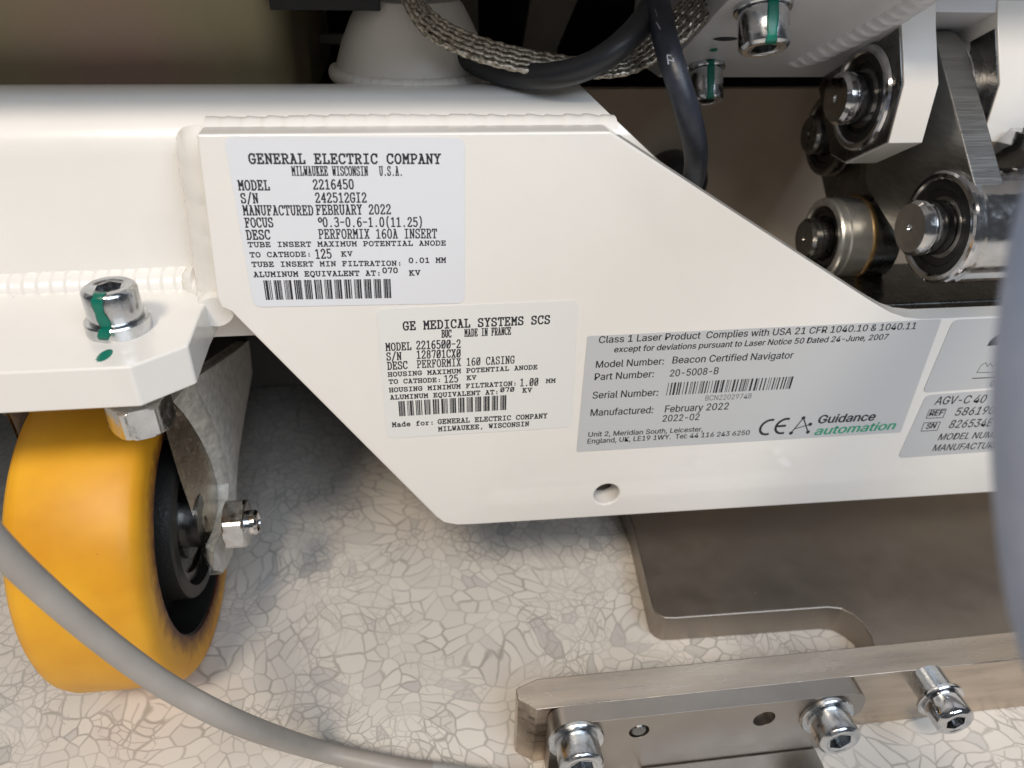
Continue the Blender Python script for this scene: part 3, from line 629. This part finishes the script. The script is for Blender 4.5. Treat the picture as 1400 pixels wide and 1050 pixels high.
# moulding seam flecks on the tread
# fork legs
def leg(mirror=False):
    hts = [  # (front left of flange, inner lip, outer lip, rear) as photo points on planes of constant x
     ((214,545),(238,548),(262,520),(352,455)), ((222,570),(252,564),(270,545),(349,483)), ((230,600),(264,581),(283,570),(343,522)),
     ((239,630),(277,603),(297,597),(334,572)), ((247,656),(289,629),(308,628),(327,620)), ((257,684),(298,662),(313,660),(322,668)),
     ((265,708),(299,695),(311,690),(322,700)), ((273,730),(291,727),(303,727),(321,728)), ((279,750),(282,747),(291,753),(319,756)), ((281,763),(284,765),(290,771),(312,772)), ((284,770),(288,774),(294,780),(303,785))]
    xs = [-0.1073, -0.1037, -0.1003, -0.1006]
    V = []; FF = []
    for h in hts:
        P = [on(*h[i], 'x', xs[i]) for i in range(4)]
        a, b, c, d = P
        mid1 = a.lerp(b, 0.5)+Vector((-0.0006, 0, 0)); mid2 = c.lerp(d, 0.5)+Vector((0.0015, 0, 0))
        row = [d+Vector((-0.004, 0, 0)), a+Vector((0.0002, 0.004, 0)), a, mid1, b, c, c.lerp(d, 0.25)+Vector((0.0010,0,0)), mid2, c.lerp(d, 0.75)+Vector((0.0010,0,0)), d]
        V += row
    n = len(row); K = len(hts)
    for i in range(K-1):
        for j in range(n): FF.append((i*n+j, i*n+(j+1) % n, (i+1)*n+(j+1) % n, (i+1)*n+j))
    FF.append(tuple(range(n))); FF.append(tuple((K-1)*n+j for j in range(n)))
    if mirror:
        V = [Vector((-0.1289*2-p.x, p.y, p.z)) for p in V]
    return V, FF
for mir in (False, True):
    V, FF = leg(mir); fo = mobj('fork_leg', V, FF, M['caststeel'], ca, ang=38)
    n = 10; K = len(V)//n; out = Vector((0.0, -0.0006, 0.0002)); e = []; ef = []
    for i in range(K):
        b_, c_ = V[i*n+4], V[i*n+5]; dd = (c_-b_); bk_ = Vector((0, 0.0022, 0))
        e += [b_+bk_, b_+out-dd*0.02, b_.lerp(c_, 0.5)+out*1.5, c_+out+dd*0.05, c_+bk_+dd*0.06]
    for i in range(K-1):
        for j in range(5): ef.append((i*5+j, i*5+(j+1) % 5, (i+1)*5+(j+1) % 5, (i+1)*5+j))
    ef.append((0,1,2,3,4)); ef.append(tuple((K-1)*5+j for j in (4,3,2,1,0)))
    mobj('sheared_edge', e, ef, M['edge'], fo, ang=50)
    g = []; gf = []
    for i in range(K):
        a_, m_, b_ = V[i*n+2], V[i*n+3], V[i*n+4]
        g += [a_+Vector((0,-0.0002,0)), m_+Vector((0,-0.0004,0)), b_+Vector((0,-0.0002,0)), b_+Vector((0,0.001,0)), a_+Vector((0,0.001,0))]
    for i in range(K-1):
        for j in range(5): gf.append((i*5+j, i*5+(j+1) % 5, (i+1)*5+(j+1) % 5, (i+1)*5+j))
    gf.append((0,1,2,3,4)); gf.append(tuple((K-1)*5+j for j in (4,3,2,1,0)))
    mobj('inner_flange', g, gf, M['flange'], fo, ang=60)
box('fork_top', (-0.1540, -0.016, 0.0118), (-0.1012, 0.055, 0.0168), M['zinc'], ca, bevel=0.0015)
hexnut('nut', ca, on(190, 556, 'y', -0.0150) + Vector((0, 0, 0.0035)), (0,0,-1), 0.0150, 0.0095, M['zinc'], rot=12)
ax0 = on(322, 716, 'x', -0.0930); ax0.x = -0.0958
hexnut('nut', ca, ax0, (1,0,0), 0.0158, 0.0070, M['zinc'], rot=19)
WA = frame(ax0, (1,0,0), (0,0,1))
lathe('axle_bolt', [(0.0042,0.001),(0.0042,0.0068),(0.0043,0.0072),(0.0043,0.0095),(0.0036,0.0104),(0.0030,0.0104),(0.0028,0.0099),(0.0005,0.0099)], M['chrome'], ca, WA, 32)

# ------------------------------------------------------------------ flat steel base plate on the floor
bz = -0.1029
def bxy(u, v): w = on(u, v, 'z', bz); return (w.x, w.y)
p0 = bxy(893, 836); p1 = bxy(1125, 830)
base = [(bxy(866,720)[0]-0.0002, 0.16), bxy(866,720), bxy(890,822), bxy(894,834), bxy(901,841), bxy(910,845), bxy(925,845), bxy(1132,830), bxy(1150,832), bxy(1166,840), bxy(1180,852), bxy(1190,868), bxy(1196,885), (0.1340,-0.0360), (0.36,-0.0360), (0.36, 0.16)]
bp = prism('steel_base_plate', base, 'z', FZ, bz, M['basesteel'], None, bevel=0.0007)
bp['label'] = 'flat brown-grey steel plate with a notched front edge lying on the floor under the frame'; bp['category'] = 'steel plate'

# ------------------------------------------------------------------ bar assembly
ba = thing('steel_bar_assembly', (0.09, -0.048, FZ), 'machined steel bar with a bolted clamp plate standing on the floor in front', 'steel bar')
zt = -0.0875
prism('bar', [(-0.0026, -0.0448), (0.0047, -0.042), (0.3455, -0.042), (0.3455, -0.053), (0.0028, -0.053), (-0.0026, -0.0489)], 'z', FZ, zt, M['barsteel'], ba, bevel=0.0004)
r = 0.0051
xl, xr, zb = 0.0065, 0.1108, -0.1157
pts = [(xl, zb), (xl, zt-r)] + [(xl+r-r*math.cos(t), zt+0.0006-r+r*math.sin(t)) for t in [math.radians(q) for q in range(0, 91, 15)]] + [(xr-r+r*math.sin(t), zt+0.0006-r+r*math.cos(t)) for t in [math.radians(q) for q in range(0, 91, 15)]] + [(xr, zt-0.0097), (xr-0.0045, zt-0.0148), (xr-0.007, zb)]
pts = [p for i, p in enumerate(pts) if i != 1]
clamp = prism('clamp_plate', pts, 'y', -0.0596, -0.0533, M['clampsteel'], ba, bevel=0.0005)
def drill(obj, cyls):
    """cut round blind holes into obj's mesh (cyls: centre, radius, depth, facing -y)"""
    V = []; FF = []; K = 32
    for c, rr, dp in cyls:
        n = len(V)
        for yy in (c.y-0.002, c.y+dp):
            V += [(c.x+rr*math.cos(2*math.pi*i/K), yy, c.z+rr*math.sin(2*math.pi*i/K)) for i in range(K)]
        FF += [tuple(range(n, n+K)), tuple(range(n+2*K-1, n+K-1, -1))]+[(n+i, n+(i+1) % K, n+K+(i+1) % K, n+K+i) for i in range(K)]
    cu = mobj('cutter', V, FF, M['void'], smooth=False)
    mods = [(m_.width, m_.segments) for m_ in obj.modifiers]; obj.modifiers.clear()
    b = obj.modifiers.new('b', 'BOOLEAN'); b.object = cu; b.operation = 'DIFFERENCE'; b.solver = 'EXACT'
    dg = bpy.context.evaluated_depsgraph_get(); me = bpy.data.meshes.new_from_object(obj.evaluated_get(dg))
    obj.modifiers.clear(); obj.data = me; me.name = obj.name; bpy.data.objects.remove(cu)
    for w_, g_ in mods:
        b = obj.modifiers.new('bevel', 'BEVEL'); b.width = w_; b.segments = g_; b.limit_method = 'ANGLE'; b.angle_limit = math.radians(40); b.harden_normals = True
def hole(u, v, rr, parent, pin=False):
    c = on(u, v, 'y', -0.0597); Wd = frame(c, (0,-1,0), (0,0,1))
    if pin: lathe('dowel_pin', [(rr*0.80, -0.0030), (rr*0.80, -0.0006), (rr*0.68, -0.0001), (0.0001, -0.0001)], M['darksteel'], parent, Wd, 32)
drill(clamp, [(on(874,1000,'y',-0.0596), 0.0033, 0.0035), (on(1045,983,'y',-0.0596), 0.0037, 0.0045)])
hole(874, 1000, 0.0032, ba, True); hole(1045, 983, 0.0038, ba, False)
def fb(u, v, yb): c = on(u, v, 'y', yb); return Vector((c.x, yb, c.z))
upv = (0.3, 0, 1)
socket_bolt(ba, fb(1129,976,-0.0597), (0,-1,0), 0.0069, 0.0086, 0.0089, 0.0016, mname='zinc', up=upv, hexr=0.0039)
socket_bolt(ba, fb(787,1009,-0.0597), (0,-1,0), 0.0069, 0.0086, 0.0089, 0.0016, mname='zinc', up=upv, hexr=0.0039)
so_ = fb(1264,925,-0.0530)
Wd = frame(so_, (0,-1,0), (0,0,1))
lathe('spacer', [(0.0035,0),(0.0059,0),(0.0059,0.0082),(0.0035,0.0082)], M['zinc'], ba, Wd, 40)
socket_bolt(ba, so_+Vector((0,-0.0082,0)), (0,-1,0), 0.0063, 0.0080, 0.0078, 0.0014, mname='chrome', up=upv, hexr=0.0034)
box('foot_flange', (0.0381,-0.0720,FZ), (0.099,-0.0598,-0.1150), M['clampsteel'], ba, bevel=0.0006)

# ------------------------------------------------------------------ foreground cable and hose
pts = [(-70,668,.150),(0,748,.160),(60,806,.168),(120,858,.176),(180,905,.184),(240,945,.192),(330,990,.203),(430,1024,.213),(520,1045,.222),(600,1056,.230),(700,1066,.240),(820,1075,.25)]
pts = smoothpath([dep(u, v, d) for u, v, d in pts[:7]]+[on(u, v, 'z', z) for u, v, z in ((430,1024,FZ+0.014),(520,1045,FZ+0.007),(600,1058,FZ+0.0055),(700,1072,FZ+0.005),(820,1085,FZ+0.005))], 10)
cb = thing('grey_cable', pts[60], 'grey round cable curving across the lower left corner in front of the wheel', 'cable')
tube('sheath', pts, 0.0031, M['cable'], cb, seg=32)
k0 = min(range(len(pts)), key=lambda i: (pts[i]-on(606,1058,'z',FZ+0.0055)).length)
tube('sleeve', pts[k0-2:], 0.0034, mat('grey_heat_shrink', (0.36,0.355,0.35), 0.35), cb, seg=32)
hp = [(1980,-620,.20),(1850,-380,.155),(1700,-120,.115),(1624,40,.095),(1576,170,.080),(1543,290,.074),(1524,420,.071),(1514,560,.070),(1518,700,.071),(1532,830,.073),(1562,950,.077),(1612,1080,.083),(1700,1260,.098),(1830,1450,.12)]
hz = tube('hose', smoothpath([dep(u, v, d) for u, v, d in hp], 12), 0.0092, M['hose'], None, seg=48)
hz['label'] = 'out-of-focus blue-grey hose bending down the right edge close to the camera'; hz['category'] = 'hose'

# ------------------------------------------------------------------ linkage at upper right
lk = thing('pivot_linkage', (0.13, 0.03, 0.02), 'shiny steel pivot linkage of pins, bushes and link plates under the clevis block', 'linkage')
def bearing(x, y, z, Ro, L, pin, prot, parent=lk, m='chrome', dim=True):
    """ring facing -x with a dark seal and a pin end standing proud; x is its left face"""
    Wd = frame((x, y, z), (-1,0,0), (0,0,1))
    b = lathe('bush', [(Ro-0.0012,-L),(Ro,-L+0.001),(Ro,-0.0045),(Ro-0.0006,-0.0040),(Ro-0.0006,-0.0030),(Ro,-0.0024),(Ro,-0.0012),(Ro-0.0004,-0.0004),(Ro-0.0012,0.0),(Ro-0.0024,0.0),(Ro-0.0030,-0.0006),(Ro-0.0032,-0.0014)], M[m], parent, Wd, 80, ang=25)
    lathe('seal', [(Ro-0.0031,-0.0010),(Ro*0.70,-0.0008),(Ro*0.66,-0.0016),(pin*1.12,-0.0016),(pin*1.1,-0.0028),(0.002,-0.0028)], M['black'], b, Wd, 64, ang=25)
    p = lathe('pin', [(pin*0.99,-0.0028),(pin,0.0),(pin,prot-0.0042),(pin*0.93,prot-0.0040),(pin*0.93,prot-0.0032),(pin,prot-0.0030),(pin,prot-0.0012),(pin-0.0010,prot),(0.0012,prot),(0.0008,prot-0.0008),(0.0001,prot-0.001)], M['chrome' if dim else 'darksteel'], parent, Wd, 64, ang=25)
    return b
def q(u, v, x): w = on(u, v, 'x', x); return w.y, w.z
y, z = q(1172,135,0.1205); A_ = (y, z); bearing(0.1205, y, z, 0.0168, 0.0024, 0.0083, 0.0078)
y, z = q(1279,311,0.1380); B4 = (y, z); bearing(0.1380, y, z, 0.0180, 0.022, 0.0087, 0.0090)
y, z = q(1121,326,0.1280); B3 = (y, z); bearing(0.1280, y, z, 0.0153, 0.0135, 0.0078, 0.0066, m='dullsteel', dim=False)
y, z = q(1126,184,0.1385); B2 = (y, z); bearing(0.1385, y, z, 0.0162, 0.006, 0.0075, 0.0064, m='darksteel', dim=False)
Wd = frame((0.1405, B3[0], B3[1]), (1,0,0), (0,0,1))
lathe('brass_washer', [(0.004,0),(0.0156,0),(0.0160,0.0004),(0.0160,0.0014),(0.0156,0.0018),(0.004,0.0018)], M['brass'], lk, Wd, 64)
lathe('bush', [(0.004,0.0018),(0.0156,0.0018),(0.0158,0.004),(0.0156,0.0110),(0.004,0.0110)], M['darksteel'], lk, Wd, 64)
def hull(circs, K=36):
    P = []
    for cy, cz_, rr in circs:
        P += [(cy+rr*math.cos(2*math.pi*i/K), cz_+rr*math.sin(2*math.pi*i/K)) for i in range(K)]
    P = sorted(set(P)); 
    def half(P):
        h = []
        for p in P:
            while len(h) > 1 and (h[-1][0]-h[-2][0])*(p[1]-h[-2][1])-(h[-1][1]-h[-2][1])*(p[0]-h[-2][0]) <= 0: h.pop()
            h.append(p)
        return h
    a = half(P); b = half(P[::-1]); return a[:-1]+b[:-1]
prism('link_plate', hull([(A_[0]+0.006, A_[1]+0.001, 0.0195), (B4[0], B4[1], 0.0172), (0.058, 0.044, 0.006)]), 'x', 0.1400, 0.1500, M['rocker'], lk, bevel=0.0006, ang=25)
prism('link_plate', hull([(B2[0], B2[1], 0.0165), (B3[0]+0.004, B3[1]+0.002, 0.0150)]), 'x', 0.1440, 0.1520, M['darksteel'], lk, bevel=0.0008, ang=25)
Wd = frame((0.1500, A_[0]+0.002, A_[1]), (1,0,0), (0,0,1))
lathe('spacer_ring', [(0.004,0),(0.0175,0),(0.0178,0.0004),(0.0178,0.0062),(0.004,0.0066)], M['chrome'], lk, Wd, 64)
box('cross_bar', (0.120, 0.030, -0.006), (0.30, 0.065, 0.0065), M['darksteel'], lk, bevel=0.001)
box('cross_bar', (0.150, 0.018, 0.020), (0.30, 0.040, 0.030), M['darksteel'], lk, bevel=0.001)
hexnut('nut', lk, (0.160, 0.022, 0.060), (1,0,0), 0.018, 0.008, M['chrome'])

# ------------------------------------------------------------------ pale grey clevis block
cv = thing('clevis_block', (0.13, 0.06, 0.06), 'pale grey painted clevis block with two white prongs and a sloping underside', 'clevis block')
nb_ = Vector((0, -0.4915, -0.8708))
# sloping body: profile in (y, z), extruded along x
body = [(0.0050,0.1500),(0.0050,0.1165),(0.0800,0.0742),(0.120,0.0742),(0.120,0.150)]
prism('block_body', body, 'x', 0.0610, 0.1229, M['paint_cool'], cv, bevel=0.0005)
body2 = [(0.0500,0.150),(0.0445,0.1035),(0.0432,0.1000),(0.0800,0.0800),(0.120,0.0800),(0.120,0.150)]
prism('block_body', body2, 'x', 0.1229, 0.30, M['paint_cool'], cv, bevel=0.0)
pr_ = [(0.0440,0.1034),(0.0403,0.0965),(0.0308,0.0815),(0.0300,0.0639),(0.0510,0.0512),(0.0620,0.0512),(0.0802,0.0700),(0.0802,0.1034)]
prism('prong', pr_, 'x', 0.1227, 0.1341, M['paint'], cv, bevel=0.0003)
prism('prong', pr_, 'x', 0.1547, 0.1680, M['paint'], cv, bevel=0.0003)
ln_ = [(0.0432,0.0950),(0.0405,0.0950),(0.0312,0.0812),(0.0305,0.0642),(0.0512,0.0518),(0.0615,0.0518),(0.0795,0.0700),(0.0795,0.0740),(0.0410,0.0955)]
prism('shade_liner', [(0.0405,0.0958),(0.0312,0.0812),(0.0305,0.0642),(0.0512,0.0518),(0.0615,0.0518),(0.0795,0.0700),(0.0795,0.0738)], 'x', 0.1221, 0.12265, M['darksteel'], cv, bevel=0)  # dark steel seat sheet that also carries the shade of the prong side
prism('shade_liner', [(0.0405,0.0958),(0.0312,0.0812),(0.0305,0.0642),(0.0512,0.0518),(0.0615,0.0518),(0.0795,0.0700),(0.0795,0.0738)], 'x', 0.1541, 0.15465, M['darksteel'], cv, bevel=0)
def sl(x, t): # point on the sloping underside: t 0 (front) .. 1 (back)
    return Vector((x, 0.0405+t*0.0395, 0.0965-t*0.0223))

IN = -nb_*0.0038
weld('weld_bead', [sl(0.1170,-0.50)+IN, sl(0.1150,-0.1)+IN, sl(0.1120,0.25)+IN, sl(0.1085,0.55)+IN, sl(0.1060,0.72)+IN*1.3], 0.0064, cv, m=M['paint_cool'], pitch=0.0042, amp=0.13)
# two screws under the slope
def slope_pt(u, v):
    d = ray(u, v); p0 = sl(0, 0); t = (p0-C).dot(nb_)/d.dot(nb_); return C+d*t
rowsB = [(0.0050, 0.0016+0.0105+0.0002, 0), (0.0066, 0.0016+0.0105-0.0003, 0), (0.0071, 0.0016+0.0090, 0), (0.0071, 0.0016+0.005, 0), (0.0071, 0.0018, 0), (0.0082, 0.0017, 0), (0.0083, 0.0002, 0)]
c_ = slope_pt(1044, 6)
for (u, v, mu, mv, lab) in ((1043, 8, 1055, 20, 'upper socket screw with a green paint stripe under the grey block'), (965, 90, 972, 95, 'lower socket screw with a green paint stripe partly behind the blue cable')):
    c_ = slope_pt(u, v); wd = frame(c_, nb_); sc = 1.0 if v < 50 else 0.80
    d = wd.to_3x3().inverted() @ (dep(mu, mv, (c_-C).dot(CDIR)-0.006)-c_); a0 = math.atan2(d.y, d.x)
    a0b = a0
    rb = [(r_*sc+0.0, z_*1.0, k_) for r_, z_, k_ in rowsB]
    socket_bolt(cv, c_, nb_, 0.0070*sc, 0.0105, 0.0081*sc, 0.0016, mark=(a0b, 0.42, rb), mname='zinc', hexr=0.0036*sc, label=lab)
pt = slope_pt(978, 68); blob('paint_mark', pt, Vector((0.0022,0.0008,0.0)), Vector((0.0002,0.0012,-0.0007)), nb_, M['green'], cv)
pt = slope_pt(992, 53); blob('slot_hole', pt, Vector((0.0040,0.0,0.0)), Vector((0.0,0.0014,-0.0008)), nb_, M['void'], cv)

# ------------------------------------------------------------------ cables and braided strap, upper middle
def wpath(lst, n=12): return smoothpath([dep(u, v, d) for u, v, d in lst], n)
bl = thing('blue_cable', dep(920,100,.23), 'dark blue-grey cable with faint white print hanging beside the green-marked screw', 'cable')
P = wpath([(880,-40,.216),(893,-10,.212),(903,25,.209),(914,70,.207),(928,115,.207),(942,160,.211),(951,205,.222),(948,245,.240),(930,290,.256)])
tube('sheath', P, 0.0035, M['bluecable'], bl, seg=28)
def printed(parent, strokes, d, m):
    V = []; FF = []
    for a, b, w in strokes:
        p = dep(a[0], a[1], d); q2 = dep(b[0], b[1], d); t = (q2-p).normalized(); nn = t.cross(CDIR).normalized()*w/2; k = len(V)
        V += [p-nn, q2-nn, q2+nn, p+nn]; FF.append((k, k+1, k+2, k+3))
    o = mobj('cable_print', V, FF, m, parent, smooth=False); s = o.modifiers.new('solid', 'SOLIDIFY'); s.thickness = 0.0001
wp = mat('worn_white_print', (0.30,0.32,0.36), 0.6)
MKS = [((912,75),(921,77)),((912,75),(914,88)),((921,77),(920,84)),((914,82),(922,84)),((933,88),(940,92)),((940,92),(941,101)),((933,88),(934,98)),((934,98),(941,101)),((931,106),(943,105)),((896,12),(899,22)),((899,22),(905,26)),((897,30),(903,40)),((903,40),(900,36))]
# print strokes lie on the sheath surface facing the camera
def near(P, u, v):
    best = None
    for p in P:
        c = R.transposed() @ (p-C); uu = c.x/c.z*F+CX; vv = c.y/c.z*F+CY; dd = (uu-u)**2+(vv-v)**2
        if best is None or dd < best[0]: best = (dd, c.z)
    dd = min(math.sqrt(best[0])*best[1]/F, 0.0033)
    return best[1]-math.sqrt(max(0, 0.0036**2-dd**2))-0.00006
V = []; FF = []
for a, b in MKS:
    p = dep(*a, near(P, *a)); q2 = dep(*b, near(P, *b)); t = (q2-p).normalized(); nn = t.cross(CDIR).normalized()*0.00018; k = len(V)
    V += [p-nn, q2-nn, q2+nn, p+nn]; FF.append((k, k+1, k+2, k+3))
mobj('cable_print', V, FF, wp, bl, smooth=False)
bk = thing('black_cable', dep(700,100,.25), 'black cable looping down over the end of the white tube under the braided strap', 'cable')
tube('sheath', wpath([(560,-60,.250),(590,0,.243),(613,48,.235),(650,85,.227),(700,101,.221),(752,104,.215),(805,90,.211),(850,60,.209),(885,20,.212),(905,-30,.218)]), 0.0036, M['blackcable'], bk, seg=24)
bk2 = thing('thin_black_cable', dep(620,90,.29), 'black cable passing behind the braided strap down to the top of the tube', 'cable')
tube('sheath', wpath([(545,-60,.262),(572,0,.252),(597,45,.246),(625,85,.243),(652,115,.245),(690,150,.25)]), 0.0040, M['blackcable'], bk2, seg=24)
# braided strap: six twisted strands side by side
sr = thing('braided_strap', dep(700,85,.25), 'flat tinned copper braided earth strap sagging above the tube', 'earth strap')
near_e = [(533,-40,.218),(556,8,.213),(585,48,.211),(640,76,.212),(700,93,.214),(760,103,.216),(812,104,.217),(862,98,.218),(908,74,.220),(950,40,.222),(985,0,.224),(1005,-40,.226)]
far_e = [(553,-40,.221),(582,0,.217),(622,28,.216),(672,48,.218),(728,62,.221),(785,72,.226),(828,76,.225),(862,62,.225),(884,38,.225),(906,14,.226),(925,-12,.228),(940,-50,.230)]
NS = 5
cl = smoothpath([dep(*p) for p in near_e], 24); cf = smoothpath([dep(*p) for p in far_e], 24)
cf = [a.lerp(b, 0.72) for a, b in zip(cl, cf)]
for s in range(NS):
    t = s/(NS-1); path = []
    for i, (a, b) in enumerate(zip(cl, cf)):
        p = a.lerp(b, t); w = 0.00008
        ph = i*0.9+s*1.3
        path.append(p + (b-a).normalized()*w*math.sin(ph) + CDIR*(-0.0004*math.sin(math.pi*t)+w*math.cos(ph)))
    def rf(tt, a, i, s=s): return 1 + 0.15*math.sin(2*a + i*0.75 + s) + 0.10*noise.noise(Vector((i*0.7, a*1.5, s*3.1)))
    tube('strand', path, 0.00085, M['strand'], sr, seg=14, rfun=rf)

# ------------------------------------------------------------------ things behind
# yellow chromate housing, upper left
x1 = on(398, 60, 'y', 0.062).x
prof = [(-0.40, 0.20), (-0.40, 0.058), (x1-0.012, 0.058)] + [(x1-0.012+0.012*math.sin(t), 0.070-0.012*math.cos(t)) for t in [math.radians(a) for a in range(10, 91, 10)]] + [(x1, 0.20)]
ch = prism('motor_housing', prof, 'z', 0.030, 0.20, M['chromate'], None, bevel=0.0008, ang=25)
ch['label'] = 'brown and olive mottled metal housing behind the tube at the upper left'; ch['category'] = 'housing'
# black clip plate above it, and small bright rail in the gap
cp = box('black_bracket', (on(372,8,'y',0.055).x, 0.050, on(400,11,'y',0.055).z), (on(520,8,'y',0.055).x, 0.075, on(400,11,'y',0.055).z+0.003), M['void'], None, bevel=0.0003)
cp['label'] = 'thin black bracket edge at the top beside the brown housing'; cp['category'] = 'bracket'
a = on(412, 62, 'y', 0.15); b = on(470, 47, 'y', 0.15)
rl = box('small_rail', (a.x, 0.15, a.z), (b.x+0.01, 0.156, b.z), M['rail'], None, bevel=0.0008)
rl['label'] = 'small bright metal rail in the dark gap beside the conical post'; rl['category'] = 'rail'
# black rear panel, then a black sheet standing in for darkness down to the floor
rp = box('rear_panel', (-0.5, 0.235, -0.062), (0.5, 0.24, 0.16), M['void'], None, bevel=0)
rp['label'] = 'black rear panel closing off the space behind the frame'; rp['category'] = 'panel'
lw = box('dark_gap_sheet', (-0.5, 0.190, -0.1159), (0.5, 0.195, 0.062), M['void'], None, bevel=0)
lw['label'] = 'black sheet standing in for the darkness in the gap between fork and side plate'; lw['category'] = 'panel'
ub = box('gap_shade_box', (-0.5, 0.100, -0.060), (0.0275, 0.185, 0.062), M['void'], None, bevel=0.002)  # made-up black box, added so the floor below darkens softly
ub['label'] = 'black box added to shade the gap between wheel fork and side plate'; ub['category'] = 'box'
w0 = on(800, 122, 'y', 0.12)
bpn = box('beige_panel', (0.028, 0.122, -0.110), (0.40, 0.126, on(1000,122,'y',0.12).z), M['beige'], None, bevel=0.0006)
bpn['label'] = 'plain beige-brown panel behind the sloping edge of the side plate'; bpn['category'] = 'panel'
# upright sheet-metal pieces, top centre
us = thing('sheet_bracket', (0.0, 0.15, 0.08), 'brown-grey folded sheet metal bracket behind the braided strap', 'bracket')
def sheet(pxs, y, m='greypanel', th=0.003):
    pts = [(lambda w: (w.x, w.z))(on(u, v, 'y', y)) for u, v in pxs]; prism('sheet_panel', pts, 'y', y, y+th, M[m], us, bevel=0.0003)
sheet([(590,-60),(652,-60),(657,125),(560,125)], 0.17)
sheet([(735,-60),(812,-60),(790,0),(762,66),(762,125),(700,125),(715,60)], 0.15)
sheet([(655,-60),(740,-60),(730,125),(657,125)], 0.19, 'void')
# black knob below the strap
kc = on(918, 236, 'y', 0.10)
kn = lathe('round_knob', [(0.0002,-0.002),(0.0075,-0.002),(0.0100,0.0),(0.0115,0.004),(0.0115,0.016),(0.010,0.018),(0.0002,0.018)], M['black'], None, frame((kc.x+0.004, 0.118, kc.z-0.006), (0.15,-1,0), (0,0,1)), 40)
kn['label'] = 'black rounded knob half hidden behind the sloping plate edge'; kn['category'] = 'knob'
# unseen blocks added above, shaped to shade everything underneath
mb = thing('shade_body', (0,0.3,0.14), 'unseen pale grey block added above the frame to shade it', 'light blocker')
box('shade_casing', (-0.6, -0.0005, 0.1080), (0.055, 0.60, 0.60), M['paint_cool'], mb, bevel=0.002)
box('shade_casing', (0.0555, -0.0005, 0.14), (0.6, 0.60, 0.60), M['paint_cool'], mb, bevel=0.002)
